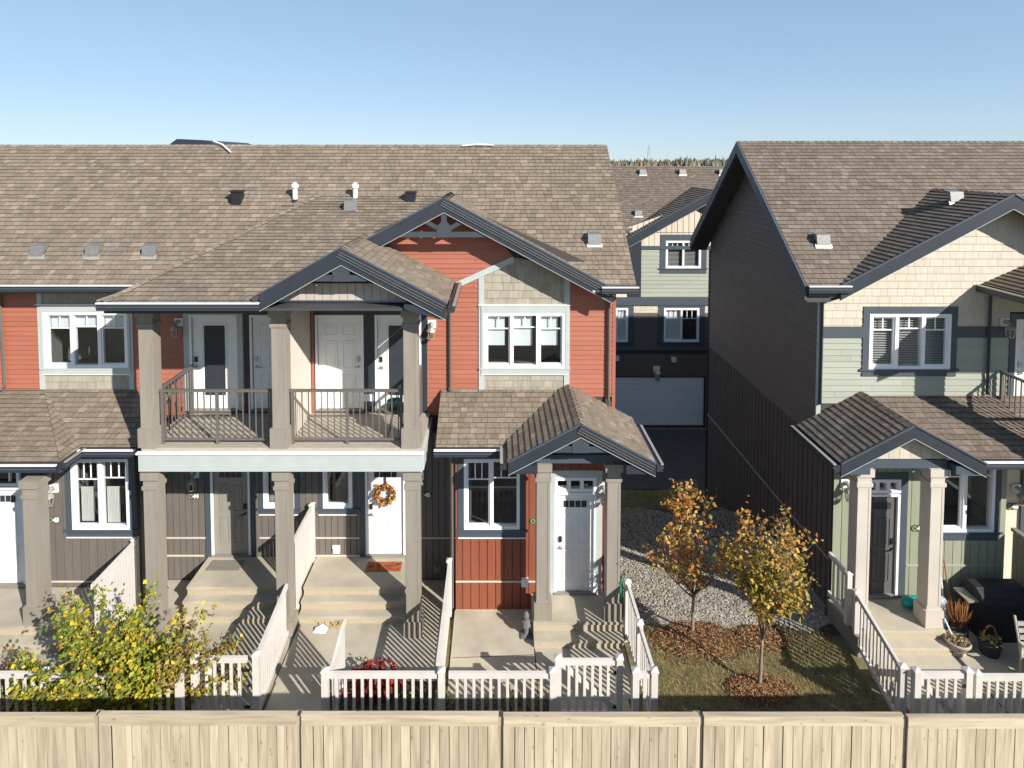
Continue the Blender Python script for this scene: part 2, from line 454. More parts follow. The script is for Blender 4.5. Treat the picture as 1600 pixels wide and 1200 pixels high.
# ------------------------------------------------------------------ shared building components (all face the viewer, -Y)
def window(parent, x0, x1, z0, z1, Y, cols, grid=(), gz=0.26, frame=0.06, dress=None, depth=0.09, m='white_frame', gm='white_frame', roomm='room', sash=True):
    """window part: frame mesh, with panes, muntins, room and dressings as its children. cols: list of pane widths (fractions)"""
    f = MB(); yo = Y - 0.035; yi = Y + depth
    f.box(x0, x1, yo, yi, z1 - frame, z1); f.box(x0, x1, yo, yi, z0, z0 + frame)
    f.box(x0, x0 + frame, yo, yi, z0 + frame, z1 - frame); f.box(x1 - frame, x1, yo, yi, z0 + frame, z1 - frame)
    tot = sum(cols); xs = [x0 + frame * 0.5]
    for c in cols: xs.append(xs[-1] + (x1 - x0 - frame) * c / tot)
    for x in xs[1:-1]: f.box(x - 0.035, x + 0.035, yo + 0.004, yi, z0 + frame, z1 - frame)
    win = f.build('window', m, parent)
    yg = Y + 0.03
    for i in range(len(cols)):
        a = xs[i] + (frame * .5 if i == 0 else 0.035); b = xs[i + 1] - (frame * .5 if i == len(cols) - 1 else 0.035)
        if sash and i != 1:
            s = MB(); t = 0.03
            s.box(a, b, Y - 0.004, yg + .03, z0 + frame, z0 + frame + t); s.box(a, b, Y - 0.004, yg + .03, z1 - frame - t, z1 - frame)
            s.box(a, a + t, Y - 0.004, yg + .03, z0 + frame + t, z1 - frame - t); s.box(b - t, b, Y - 0.004, yg + .03, z0 + frame + t, z1 - frame - t)
            s.build('sash', m, win)
            a += t; b -= t; za = z0 + frame + t; zb = z1 - frame - t
        else: za = z0 + frame; zb = z1 - frame
        MB().box(a, b, yg, yg + 0.006, za, zb).build('pane', 'glass', win)
        k = grid[i] if i < len(grid) else 0
        if k:
            zz = zb - gz * (z1 - z0)
            g = MB().box(a, b, yg - 0.012, yg - 0.002, zz - 0.012, zz + 0.012)
            for j in range(1, k): xx = a + (b - a) * j / k; g.box(xx - 0.011, xx + 0.011, yg - 0.0125, yg - 0.0025, zz + 0.012, zb)
            g.build('muntin', gm, win)
        if dress:
            d = dress[i] if isinstance(dress, (list, tuple)) else dress
            if d == 'slats':
                s = MB(); z = za + 0.01; 
                while z < zb:
                    s.prism([(a - .03, yg + .045, z), (b + .03, yg + .045, z), (b + .03, yg + .07, z + .019), (a - .03, yg + .07, z + .019)], (0, 0.001, 0.0025)); z += 0.05
                s.build('blind', 'slat', win)
            elif d and d[0] == 'roller':
                MB().box(a + d[2], b - d[3], yg + 0.06, yg + 0.064, za + (zb - za) * d[1], zb).build('roller_blind', 'blind', win)
            elif d and d[0] == 'drape':
                s = MB(); n = 26; xa = a + (b - a) * d[1]; xb = a + (b - a) * d[2]; pr = []
                for j in range(n + 1): pr.append((xa + (xb - xa) * j / n, yg + 0.09 + 0.02 * math.sin(j * 2.1)))
                for j in range(n):
                    (xc, yc), (xd, yd) = pr[j], pr[j + 1]
                    s.add([(xc, yc, za), (xd, yd, za), (xd, yd, za + (zb - za) * d[3]), (xc, yc, za + (zb - za) * d[3])], [(0, 1, 2, 3)])
                s.build('curtain', 'curtain', win)
            elif d and d[0] == 'band':
                MB().box(a, b, yg + 0.05, yg + 0.054, za + (zb - za) * d[1], za + (zb - za) * d[2]).build('valance', 'blind', win)
    r = MB(); xa, xb, ya, yb, za, zb = x0 + .02, x1 - .02, Y + depth - .01, Y + 1.3, z0 + .02, z1 - .02
    xa2, xb2, za2, zb2 = xa - .3, xb + .3, za - .25, zb + .12
    r.add([(xa, ya, za), (xb, ya, za), (xb, ya, zb), (xa, ya, zb), (xa2, yb, za2), (xb2, yb, za2), (xb2, yb, zb2), (xa2, yb, zb2)],
          [(0, 1, 5, 4), (1, 2, 6, 5), (2, 3, 7, 6), (3, 0, 4, 7), (4, 5, 6, 7)])
    r.build('room', roomm, win)
    return win
def trim(parent, m, x0, x1, z0, z1, Y, t=0.035, name='trim_board'):
    return box(name, m, parent, x0, x1, Y - t, Y + 0.01, z0, z1)
def casing(parent, m, x0, x1, z0, z1, Y, wt=0.11, head=0.14, sill=0.12, lip=True, t=0.03):
    trim(parent, m, x0 - wt, x0, z0, z1 + head, Y, t); trim(parent, m, x1, x1 + wt, z0, z1 + head, Y, t)
    trim(parent, m, x0, x1, z1, z1 + head, Y, t - .003)
    box('window_sill', m, parent, x0 - wt - 0.05, x1 + wt + 0.05, Y - 0.055, Y + .01, z0 - 0.035, z0)
    trim(parent, m, x0 - wt, x1 + wt, z0 - sill, z0 - 0.035, Y, t)
    if lip: box('sill_flashing', 'white_metal', parent, x0 - wt, x1 + wt, Y - 0.045, Y + .01, z0 - sill - 0.02, z0 - sill)
def door(parent, x0, x1, z0, z1, Y, style, m='white_paint', handle='l', frame='white_frame', hm='steel', casem='slate', fw=0.05):
    d = MB().box(x0, x1, Y + 0.02, Y + 0.06, z0, z1); W_ = x1 - x0; H_ = z1 - z0
    def panel(u0, u1, v0, v1):
        a, b, c, e = x0 + W_ * u0, x0 + W_ * u1, z0 + H_ * v0, z0 + H_ * v1; t = 0.016
        for (p, q, r_, s_) in ((a, b, c, c + t), (a, b, e - t, e), (a, a + t, c + t, e - t), (b - t, b, c + t, e - t)): d.box(p, q, Y + 0.008, Y + 0.02, r_, s_)
        d.box(a + 0.05, b - 0.05, Y + 0.012, Y + 0.02, c + 0.05, e - 0.05)
    if style == 'six':
        for u in ((.16, .44), (.56, .84)): panel(*u, .07, .37); panel(*u, .44, .74); panel(*u, .80, .92)
    elif style == 'four_lite':
        for u in ((.18, .44), (.56, .82)): panel(*u, .12, .42); panel(*u, .48, .78)
    elif style == 'lite':
        panel(.22, .80, .12, .93)
    o = d.build('door', m, parent)
    if style == 'four_lite':
        for i in range(4):
            a = x0 + W_ * (.18 + .165 * i); MB().box(a, a + W_ * .14, Y + 0.0135, Y + 0.019, z0 + H_ * .865, z0 + H_ * .935).build('pane', 'pot_dark', o)
        g = MB(); a, b, c, e = x0 + W_ * .15, x0 + W_ * .85, z0 + H_ * .855, z0 + H_ * .945
        for (p, q, r_, s_) in ((a, b, c, c + .02), (a, b, e - .02, e), (a, a + .02, c + .02, e - .02), (b - .02, b, c + .02, e - .02)): g.box(p, q, Y + .01, Y + .02, r_, s_)
        g.build('lite_frame', m, o)
    elif style == 'lite':
        MB().box(x0 + W_ * .27, x0 + W_ * .75, Y + .011, Y + .017, z0 + H_ * .145, z0 + H_ * .905).build('pane', 'pot_dark', o)
    if frame:
        f = MB().box(x0 - fw, x0 - .004, Y - .03, Y + .06, z0, z1 + fw).box(x1 + .004, x1 + fw, Y - .03, Y + .06, z0, z1 + fw).box(x0 - .004, x1 + .004, Y - .03, Y + .06, z1 + .004, z1 + fw)
        f.build('door_frame', frame, o)
    box('threshold', 'foundation', o, x0 - fw, x1 + fw, Y - .06, Y + .05, z0 - .04, z0 - .002)
    hx = x0 + 0.07 if handle == 'l' else x1 - 0.07; sg = 1 if handle == 'l' else -1
    zh = z0 + H_ * .46
    MB().tube([(hx, Y + .02, zh), (hx, Y - .04, zh), (hx + sg * .10, Y - .045, zh - .005)], [.022, .016, .011], 8).build('handle', hm, o, smooth=True)
    MB().box(hx - .03, hx + .03, Y - .012, Y + .02, zh + .10, zh + .21).build('deadbolt', 'black_metal' if style != 'six' else hm, o)
    if casem:
        trim(parent, casem, x0 - fw - .12, x0 - fw, z0 - .04, z1 + fw + .12, Y, .028); trim(parent, casem, x1 + fw, x1 + fw + .12, z0 - .04, z1 + fw + .12, Y, .028)
        trim(parent, casem, x0 - fw, x1 + fw, z1 + fw, z1 + fw + .12, Y, .025)
    return o
def column(parent, m, x0, x1, y0, y1, z0, z1, cap=True, plinth=True):
    c = box('column', m, parent, x0, x1, y0, y1, z0, z1)
    if cap:
        MB().box(x0 - .035, x1 + .035, y0 - .035, y1 + .035, z1 - .15, z1 - .004).build('capital', m, c)
        MB().box(x0 - .02, x1 + .02, y0 - .02, y1 + .02, z1 - .34, z1 - .27).build('collar', m, c)
    if plinth: MB().box(x0 - .04, x1 + .04, y0 - .04, y1 + .04, z0 + .003, z0 + plinth).build('plinth', m, c)
    # corner seams of the boxed post
    MB().box(x0 + .006, x0 + .045, y0 - .006, y0 + .01, z0 + .4, z1 - .36).box(x1 - .045, x1 - .006, y0 - .006, y0 + .01, z0 + .4, z1 - .36).build('corner_strip', m, c)
    return c
BALUSTER = {}
def baluster_mesh(key, w, d, h, m):
    if (key, round(h, 3)) not in BALUSTER:
        BALUSTER[(key, round(h, 3))] = MB().box(-w / 2, w / 2, -d / 2, d / 2, 0, h).mesh('baluster', m)
    return BALUSTER[(key, round(h, 3))]
def metal_rail(parent, p, q, h=1.02, step=0.115, posts=(0, 1)):
    p = Vector(p); q = Vector(q); L = (q - p).length; d = (q - p).normalized(); side = Vector((-d.y, d.x, 0)); up = Vector((0, 0, h))
    m = MB().bar(p + up, q + up, .055, .045, side).bar(p + Vector((0, 0, .09)), q + Vector((0, 0, .09)), .04, .035, side)
    r = m.build('balcony_railing', 'rail_metal', parent)
    me = baluster_mesh('metal', .019, .019, h - .13, 'rail_metal'); n = int(L / step)
    for i in range(1, n): link('baluster', me, r, None, p + d * (L * i / n) + Vector((0, 0, .108)))
    mp = baluster_mesh('metalpost', .05, .05, h - .02, 'rail_metal')
    for t in posts: link('rail_post', mp, r, None, p + d * (L * t))
    return r
def gutter(parent, p, q, out, drop=0.12):
    p = Vector(p); q = Vector(q); out = Vector(out)
    m = MB().bar(p + out * .055 - ZA * drop * .5, q + out * .055 - ZA * drop * .5, .11, drop, out)
    g = m.build('gutter', 'slate', parent)
    MB().bar(p + out * .10 + ZA * .012, q + out * .10 + ZA * .012, .05, .024, out).build('gutter_lip', 'white_metal' if abs(out.y) > .5 else 'pewter', g)
    MB().bar(p + out * .118 - ZA * drop * .45, q + out * .118 - ZA * drop * .45, .016, .02, out).build('gutter_bead', 'slate_trim', g)
    return g
def downspout(parent, pts, m='downpipe', w=.036):
    mb = MB(); pts = [Vector(p) for p in pts]
    mb.tube(pts, w, 4); return mb.build('downspout', m, parent)
def barge(parent, p, q, h=.22, y=0.0, stepped=False, lipdir=1):
    """barge board along the slope p->q (both on its top edge), in the plane Y=p.y"""
    p = Vector(p); q = Vector(q); d = (q - p).normalized(); up = Vector((-d.z, 0, d.x)); up = up if up.z > 0 else -up
    hv = ZA * (h / abs(d.x)); a = p - hv; b = q - hv
    m = MB().prism([p, q, b, a], (0, .045, 0))
    o = m.build('barge_board', 'slate', parent)
    MB().prism([p + up * .03, q + up * .03, q + up * .002, p + up * .002], (0, -.02, 0)).build('drip_edge', 'slate_trim', o)
    if stepped:
        for k, (u, t, mm) in enumerate(((.05, .018, 'slate_trim'), (.10, .012, 'slate_trim'), (.15, .008, 'slate_trim'))):
            MB().prism([p - up * (u - .045), q - up * (u - .045), q - up * u, p - up * u], (0, -.03 + .008 * k, 0)).build('fascia_step', 'slate', o)
            MB().prism([p - up * (u - .008), q - up * (u - .008), q - up * u, p - up * u], (0, -.036 + .008 * k, 0)).build('glint_strip', 'steel', o)  # bright metal strips standing in for reflections along the stepped fascia
    MB().prism([a, b, b - up * .009, a - up * .009], (0, .05, 0)).build('lower_lip', 'light_trim', o)
    return o
def truss(parent, xc, zt, zb, half, y, m='truss', t=.06):
    """decorative gable truss: bottom chord, king post, hub, two struts"""
    z1 = zb + .11
    o = box('gable_truss', m, parent, xc - half, xc + half, y, y + t, zb, z1)
    MB().box(xc - .055, xc + .055, y - .006, y + t, z1, zt).build('king_post', m, o)
    hb = MB().prism([(xc - .15, y - .01, zb - .004), (xc + .15, y - .01, zb - .004), (xc + .15, y - .01, z1 + .10), (xc + .06, y - .01, z1 + .20), (xc - .06, y - .01, z1 + .20), (xc - .15, y - .01, z1 + .10)], (0, t, 0)); hb.build('hub', m, o)
    H = zt - z1
    for s in (-1, 1):
        p = Vector((xc + s * .10, y + t * .5, z1 + .06)); q = Vector((xc + s * min(half * .52, .10 + H * .95), y + t * .5, z1 + .06 + H * .52))
        MB().bar(p, q, t * .8, .085, YA).build('strut', m, o)
    return o
def vbox(parent, kind, p, N=None):
    """roof vent on the slope: kind low (slanted box), stack (white flue), black (short black flue)"""
    p = Vector(p)
    if kind == 'low':
        o = MB().prism([p + Vector((-.14, -.12, -.02)), p + Vector((-.14, .13, .22)), p + Vector((-.14, -.08, .19))], (.28, 0, 0)).build('roof_vent', 'galvanised', parent)
        MB().prism([p + Vector((-.17, -.13, -.085)), p + Vector((.17, -.13, -.085)), p + Vector((.17, -.10, -.015)), p + Vector((-.17, -.10, -.015))], (0, 0.02, 0.015)).build('flange', 'pewter', o)
    elif kind == 'stack':
        o = MB().lathe(p, [(.055, -.1), (.055, .24), (.052, .25), (.05, .27), (.085, .28), (.085, .34), (.03, .40)], 14).build('roof_vent', 'white_metal', parent)
        MB().lathe(p + Vector((0, 0, -.02)), [(.10, -.08), (.09, .0), (.06, .03)], 12).build('flashing', 'black_metal', o)
        MB().prism([p + Vector((-.26, -.22, -.21)), p + Vector((.26, -.22, -.21)), p + Vector((.26, -.10, -.10)), p + Vector((-.26, -.10, -.10))], (0, -.01, .02)).build('flange', 'black_metal', o)
    else:
        o = MB().box(p.x - .11, p.x + .11, p.y - .10, p.y + .12, p.z - .08, p.z + .24).box(p.x - .13, p.x + .13, p.y - .12, p.y + .14, p.z + .24, p.z + .28).build('roof_vent', 'black_metal', parent)
        MB().box(p.x - .18, p.x - .112, p.y - .05, p.y + .05, p.z, p.z + .08).build('outlet', 'black_metal', o)
    return o
def lantern(x, z, Y, label):
    t = thing('wall_lantern', label, 'lantern', (x, Y, z), 'wall lanterns')
    b = .085
    MB().box(x - b, x + b, Y - .03, Y - .001, z - b, z + b).build('back_plate', 'white_paint', t)
    MB().tube([(x, Y - .03, z + .01), (x - .0, Y - .10, z + .03), (x, Y - .16, z - .02)], [.05, .04, .03], 8).build('arm', 'pewter', t)
    c = Vector((x, Y - .16, z - .28))
    MB().lathe(c, [(.055, .0), (.065, .02), (.065, .03)], 8).build('base_ring', 'pewter', t)
    MB().lathe(c, [(.10, .17), (.085, .20), (.05, .24), (.02, .26)], 8).build('hood', 'pewter', t)
    MB().lathe(c, [(.055, .03), (.068, .17)], 8).build('glass', 'lamp_glass', t)
    for k in range(4):
        a = math.pi / 4 + k * math.pi / 2
        MB().tube([c + Vector((.062 * math.cos(a), .062 * math.sin(a), .02)), c + Vector((.08 * math.cos(a), .08 * math.sin(a), .18))], .008, 4).build('cage_bar', 'pewter', t)
    return t
def plaque(x, z, Y, num, label, w=.26, h=.13):
    t = thing('house_number_sign', label, 'sign', (x, Y, z), 'house number signs')
    s = MB(); n = 10; pts = []
    for i in range(n + 1): a = math.pi / 2 + math.pi * i / n; pts.append((x - w / 2 + h / 2 + h / 2 * math.cos(a), Y - .012, z + h / 2 * math.sin(a)))
    for i in range(n + 1): a = -math.pi / 2 + math.pi * i / n; pts.append((x + w / 2 - h / 2 + h / 2 * math.cos(a), Y - .012, z + h / 2 * math.sin(a)))
    s.prism(pts, (0, .011, 0)); s.build('plate', 'sign_green', t)
    r = MB(); cx = x - w / 2 + h * .48
    for k in range(16):
        a, b = 2 * math.pi * k / 16, 2 * math.pi * (k + 1) / 16
        ro, ri = h * .36, h * .25
        r.prism([(cx + ro * math.cos(a), Y - .012, z + ro * math.sin(a)), (cx + ro * math.cos(b), Y - .012, z + ro * math.sin(b)), (cx + ri * math.cos(b), Y - .012, z + ri * math.sin(b)), (cx + ri * math.cos(a), Y - .012, z + ri * math.sin(a))], (0, -.003, 0))
    r.build('emblem', 'sign_olive', t)
    text(num, h * .92, (x + w * .17, Y - .016, z), t, 'sign_white')
    return t
PICK = {}
def pickets(name, p, q, label, h=1.04, z0=0.06, step=0.135, pw=0.045, post=(True, True), group='white picket fences', gate=False, ph=None, top=0.09, curve=0.0, brace=False, postw=0.10, cat='fence', m='white_vinyl'):
    """white vinyl picket fence or gate from p to q (ground points)"""
    p = Vector(p); q = Vector(q); d = q - p; L = d.length; d.normalize(); side = Vector((-d.y, d.x, 0)); ph = ph or h + .02
    t = thing(name, label, cat, tuple(p), group)
    a, b = (p + d * postw * .5 if post[0] else p), (q - d * postw * .5 if post[1] else q)
    if curve:
        n = 10; mb = MB()
        for i in range(n):
            u, v = i / n, (i + 1) / n
            za = h + curve * (u * u * (3 - 2 * u)); zb = h + curve * (v * v * (3 - 2 * v))
            mb.bar(p + d * L * u + ZA * (za - top / 2), p + d * L * v + ZA * (zb - top / 2), .05, top, side)
        mb.build('top_rail', m, t)
    else: MB().bar(a + ZA * (h - top / 2), b + ZA * (h - top / 2), .05, top, side).build('top_rail', m, t)
    MB().bar(a + ZA * (z0 + .06), b + ZA * (z0 + .06), .045, .09, side).build('bottom_rail', m, t)
    n = max(1, round((b - a).length / step)); hh = h - top - z0 - .105
    rz = math.atan2(d.y, d.x)
    for i in range(1, n):
        u = i / n; hc = hh + (curve * (u * u * (3 - 2 * u)) if curve else 0)
        k = ('p', round(hc, 2), pw, m)
        if k not in PICK: PICK[k] = MB().box(-pw / 2, pw / 2, -.011, .011, 0, hc + .003).mesh('picket', m)
        link('picket', PICK[k], t, None, a + (b - a) * u + ZA * (z0 + .104), rz)
    k = ('post', round(ph, 2), postw, m)
    if k not in PICK:
        w2 = postw / 2
        PICK[k] = MB().box(-w2, w2, -w2, w2, 0, ph).mesh('post', m); PICK[('cap',) + k] = MB().add([(-w2 - .012, -w2 - .012, 0), (w2 + .012, -w2 - .012, 0), (w2 + .012, w2 + .012, 0), (-w2 - .012, w2 + .012, 0), (-w2 - .012, -w2 - .012, .02), (w2 + .012, -w2 - .012, .02), (w2 + .012, w2 + .012, .02), (-w2 - .012, w2 + .012, .02), (0, 0, .05)],
                                      [(0, 3, 2, 1), (0, 1, 5, 4), (1, 2, 6, 5), (2, 3, 7, 6), (3, 0, 4, 7), (4, 5, 8), (5, 6, 8), (6, 7, 8), (7, 4, 8)]).mesh('post_cap', m)
    for f_, e in zip(post, (p, q)):
        if f_:
            link('post', PICK[k], t, None, e, rz); link('post_cap', PICK[('cap',) + k], t, None, e + ZA * ph, rz)
    if brace:
        MB().bar(a + side * .03 + ZA * (h - top), b + side * .03 + ZA * (z0 + .1), .02, .085, side).build('brace', m, t)
    if gate:
        for zz in (.25, h - .2): MB().bar(b - d * .05 + side * -.035 + ZA * zz, b + d * .05 - side * .035 + ZA * zz, .01, .05, side).build('hinge', 'black_metal', t)
    return t
def vr(x0, x1, z0, z1): return (-z1, -z0, x0, x1)          # opening for vertical boards on a front wall
def lap(parent, m, poly, rects=(), h=.102, single=True):
    return cover('siding_board', m, parent, poly, XA, ZA, h, 2.2, 3.66, .017, .003, .004, rects, single)
def boards(parent, m, poly, rects=(), w=.165, U=-ZA, V=XA, single=True):
    return cover('vertical_board', m, parent, poly, U, V, w, 20, 20, .016, .016, 0, rects, single, shift=False, vgap=.012)
def shakes(parent, m, poly, rects=(), h=.16, single=True, U=XA):
    return cover('shake', m, parent, poly, U, ZA, h, .13, .30, .016, .004, .004, rects, single)
def quad(x0, x1, z0, z1, Y): return [(x0, Y, z0), (x1, Y, z0), (x1, Y, z1), (x0, Y, z1)]
# ------------------------------------------------------------------ ground: one sheet, level at the yards, falling to the rear lane
def ground_z(x, y):
    def s(a, b):
        t = min(1, max(0, (y - a) / (b - a))); return t * t * (3 - 2 * t)
    return -1.1 * s(10.9, 16.6) - .45 * s(16.4, 19.2)
def make_ground():
    xs = [-3000, -600, -120, -40, -20, -14, -10, -6, -3, 0, 1, 2, 3, 4, 5, 6, 7, 8, 10, 14, 20, 40, 120, 600, 3000]
    ys = [-800, -100, -20, 0, 6, 8, 10, 10.9, 11.4, 12, 12.5, 13, 13.3, 13.7, 14.1, 14.5, 15, 15.5, 16, 16.5, 17, 17.5, 18, 18.5, 19, 20, 24, 30, 60, 200, 800, 4000]
    vs = [(x, y, ground_z(x, y) + (0 if y < 14.3 or y > 19 else .03 * math.sin(x * 2.3 + y))) for y in ys for x in xs]
    n = len(xs)
    fs = [(j * n + i, j * n + i + 1, (j + 1) * n + i + 1, (j + 1) * n + i) for j in range(len(ys) - 1) for i in range(n - 1)]
    MB().add(vs, fs).build('ground', 'lawn', None, 'structure')
make_ground()
def sheet(name, m, x0, x1, y0, y1, z, z0=-.05): return MB().box(x0, x1, y0, y1, z0, z).build(name, m, None, 'structure')
sheet('lane', 'asphalt', -60, 60, 19.0, 23.3, -1.535, -1.7)
sheet('sidewalk', 'concrete', -16, 2.5, 7.7, 8.7, .014)
# ================================================================== left row of townhouses (units 43 to 46)
W, B = 12.65, 11.75            # upper front wall, lower projecting front wall
EZ = 6.5                       # eaves height
row = thing('townhouse_row', 'long row of townhouses with red siding, grey columns and tan shingle roof', 'townhouse', (-3.0, W, 0))
XL, XR = -17.0, 2.47
# ---- upper wall with its openings
dA = (atx(301, 560, W), atx(368, 560, W)); dB = (atx(395, 560, W), atx(461, 560, W)); dC = (atx(497, 560, W), atx(565, 560, W)); dD = (atx(590, 560, W), atx(655, 560, W))
DZ0, DZ1 = 3.74, 5.70
winL = (atx(70, 530, W), atx(201, 530, W), atz(0, 574, W), atz(0, 487, W))
winC = (atx(756, 530, W), atx(883, 530, W), atz(800, 574, W), atz(800, 488, W))
bayL = (atx(60, 500, W), atx(208, 500, W)); bayC = (atx(748, 500, W), atx(890, 500, W))
GX, GZ, GSL = -1.05, 8.23, .540                     # big gable: apex and slope
def gl(x): return GZ - GSL * abs(x - GX) - .06
ops = [(*d, DZ0 - .05, DZ1 + .05) for d in (dA, dB, dC, dD)] + [winL, winC]
up = wallsheet('wall', 'roof_deck', row, quad(XL, XR, 2.9, EZ + .2, W + .012), XA, ZA, .14, ops)
gw = MB().prism([(GX - 3.3, W + .012, EZ + .205), (GX + 3.3, W + .012, EZ + .205), (GX, W + .012, gl(GX))], (0, .14, 0)).build('gable_wall', 'roof_deck', row)
opr = [(d[0] - .17, d[1] + .17, DZ0 - .1, DZ1 + .17) for d in (dA, dB, dC, dD)]
lap(up, 'red_lap', quad(XL, bayL[0], 4.0, EZ, W), ())
lap(up, 'red_lap', quad(bayL[1], bayC[0], 3.6, EZ, W), opr)
lap(up, 'red_lap', quad(bayC[1], XR - .02, 4.0, EZ, W))
zd0, zd1 = at(714, 441, W), at(803, 402, W)          # foot and head of the diagonal trim in the gable
sl = (zd1.z - zd0.z) / (zd1.x - zd0.x)
zb = zd0.z + sl * (bayC[0] - zd0.x)
lap(gw, 'red_lap', [(GX - 3.0, W, EZ), (bayC[0], W, EZ), (bayC[0], W, gl(bayC[0])), (GX, W, gl(GX)), (GX - 3.0, W, gl(GX - 3.0))])
lap(gw, 'red_lap', [(bayC[0], W, zb), (zd1.x, W, zd1.z), (bayC[0], W, gl(bayC[0]))])
lap(gw, 'red_lap', [(bayC[1], W, EZ), (XR - .02, W, EZ), (bayC[1], W, gl(bayC[1]))])
# left bay
wz0, wz1 = winL[2], winL[3]
shakes(up, 'grey_shake', quad(bayL[0] + .1, bayL[1] - .1, 4.0, wz0 - .1, W)); shakes(up, 'grey_shake', quad(bayL[0] + .1, bayL[1] - .1, wz1 + .17, EZ, W))
for x in (bayL[0], bayL[1] - .1): trim(up, 'light_trim', x, x + .1, 4.0, EZ, W, .03)
casing(up, 'light_trim', winL[0], winL[1], wz0, wz1, W, .05, .15, .13, True, .045)
box('head_flashing', 'white_metal', up, bayL[0] - .03, bayL[1] + .03, W - .06, W, wz1 + .152, wz1 + .172)
# centre bay with its stepped shakes below the gable
wz0, wz1 = winC[2], winC[3]
shakes(up, 'grey_shake', quad(bayC[0] + .11, bayC[1] - .11, 4.05, wz0 - .13, W), h=.15)
shakes(up, 'grey_shake', [(bayC[0] + .11, W, wz1 + .16), (bayC[1] - .11, W, wz1 + .16), (bayC[1] - .11, W, gl(bayC[1])), (zd1.x, W, zd1.z), (bayC[0] + .11, W, zb + .05)], h=.165)
trim(up, 'light_trim', bayC[0], bayC[0] + .115, 4.05, zb, W, .03); trim(up, 'light_trim', bayC[1] - .115, bayC[1], 4.05, gl(bayC[1]) - .02, W, .03)
casing(up, 'light_trim', winC[0], winC[1], wz0, wz1, W, .055, .15, .13, True, .045)
box('head_flashing', 'white_metal', up, bayC[0] - .01, bayC[1] + .01, W - .055, W, wz1 + .152, wz1 + .17)
MB().bar(zd0 + Vector((0, -.025, -.05)), zd1 + Vector((0, -.025, -.03)), .045, .12, YA).build('rake_trim', 'light_trim', gw)
window(up, *winL[:2], winL[2], winL[3], W, (1, 1, 1), (2, 2, 2), .22, dress=[('band', .74, .97)] * 3)
window(up, *winC[:2], winC[2], winC[3], W, (.34, .33, .33), (2, 2, 2), .22, dress=[('roller', .36, .0, .08), ('roller', .36, .0, .08), ('roller', .36, .0, .06)])
# corner board and side, rear walls
box('corner_board', 'red_lap', row, XR - .02, XR + .05, W - .02, W + .1, 3.4, EZ)
MB().prism([(XR, W + .16, -2.7), (XR, 18.9, -2.7), (XR, 18.9, EZ), (XR, 15.6, 9.3), (XR, W + .16, EZ)], (-.15, 0, 0)).build('side_wall', 'brown_lap', row)
MB().prism([(XL, W + .16, -2.7), (XL, 18.9, -2.7), (XL, 18.9, EZ), (XL, 15.6, 9.3), (XL, W + .16, EZ)], (.15, 0, 0)).build('side_wall', 'red_lap', row)
box('rear_wall', 'brown_lap', row, XL + .16, XR - .16, 18.75, 18.9, -2.7, EZ)
# ---- balcony doors
door(up, *dA, DZ0, DZ1, W, 'lite', casem='light_trim'); door(up, *dB, DZ0, DZ1, W, 'six', handle='l', casem='slate'); door(up, *dC, DZ0, DZ1, W, 'six', handle='r', casem='slate'); door(up, *dD, DZ0, DZ1, W, 'lite', casem='slate')
# ---- balcony deck, beam, columns, partition, railings
x0d, x1d = atx(216, 720, 11.0), atx(660, 720, 11.0)
DK = 3.66
deck = box('balcony_deck', 'deck_vinyl', row, x0d + .03, x1d - .03, 11.06, W - .02, 3.40, DK)
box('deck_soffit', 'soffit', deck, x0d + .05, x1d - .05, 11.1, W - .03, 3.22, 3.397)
box('deck_beam', 'light_trim', row, x0d, x1d, 11.0, 11.057, 3.235, 3.56)
box('deck_beam', 'light_trim', row, x1d - .028, x1d + .02, 11.06, W - .02, 3.235, 3.56); box('deck_beam', 'light_trim', row, x0d - .02, x0d + .028, 11.06, W - .02, 3.235, 3.56)
box('deck_flashing', 'white_metal', row, x0d - .03, x1d + .03, 10.97, 11.05, 3.562, 3.60)
cw = .265
cx = [atx(217, 600, 11.05), atx(424, 600, 11.05), atx(630, 600, 11.05)]
for i, x in enumerate(cx):
    column(row, 'column_tan', x, x + cw, 11.07, 11.335, DK + .004, 6.26, plinth=.36)
    column(row, 'column_tan', x + .02, x + cw + .02, 11.06, 11.325, .02, 3.195, plinth=.30)
box('roof_beam', 'light_trim', row, x0d + .02, x1d, 11.06, 11.38, 6.262, 6.45)
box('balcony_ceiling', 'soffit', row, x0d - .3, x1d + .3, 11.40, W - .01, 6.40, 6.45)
px_ = atx(487, 600, W)
part = box('balcony_partition', 'cream_wall', row, px_ - .07, px_, 11.41, W - .025, DK + .003, 6.39)
box('partition_trim', 'red_lap', part, px_ + .02, px_ + .07, W - .055, W - .02, DK + .003, 6.39)
box('outlet_box', 'white_metal', row, atx(570, 620, W), atx(584, 620, W), W - .07, W - .02, atz(0, 625, W), atz(0, 615, W))
ya = 11.22
metal_rail(row, (cx[0] + cw, ya, DK), (cx[1], ya, DK), posts=(.03, .5, .97)); metal_rail(row, (cx[1] + cw, ya, DK), (cx[2], ya, DK), posts=(.03, .5, .97))
metal_rail(row, (cx[0] + .22, 11.4, DK), (cx[0] + .22, W - .06, DK), posts=(.97,)); metal_rail(row, (cx[2] + .14, 11.4, DK), (cx[2] + .14, W - .06, DK), posts=(.97,))
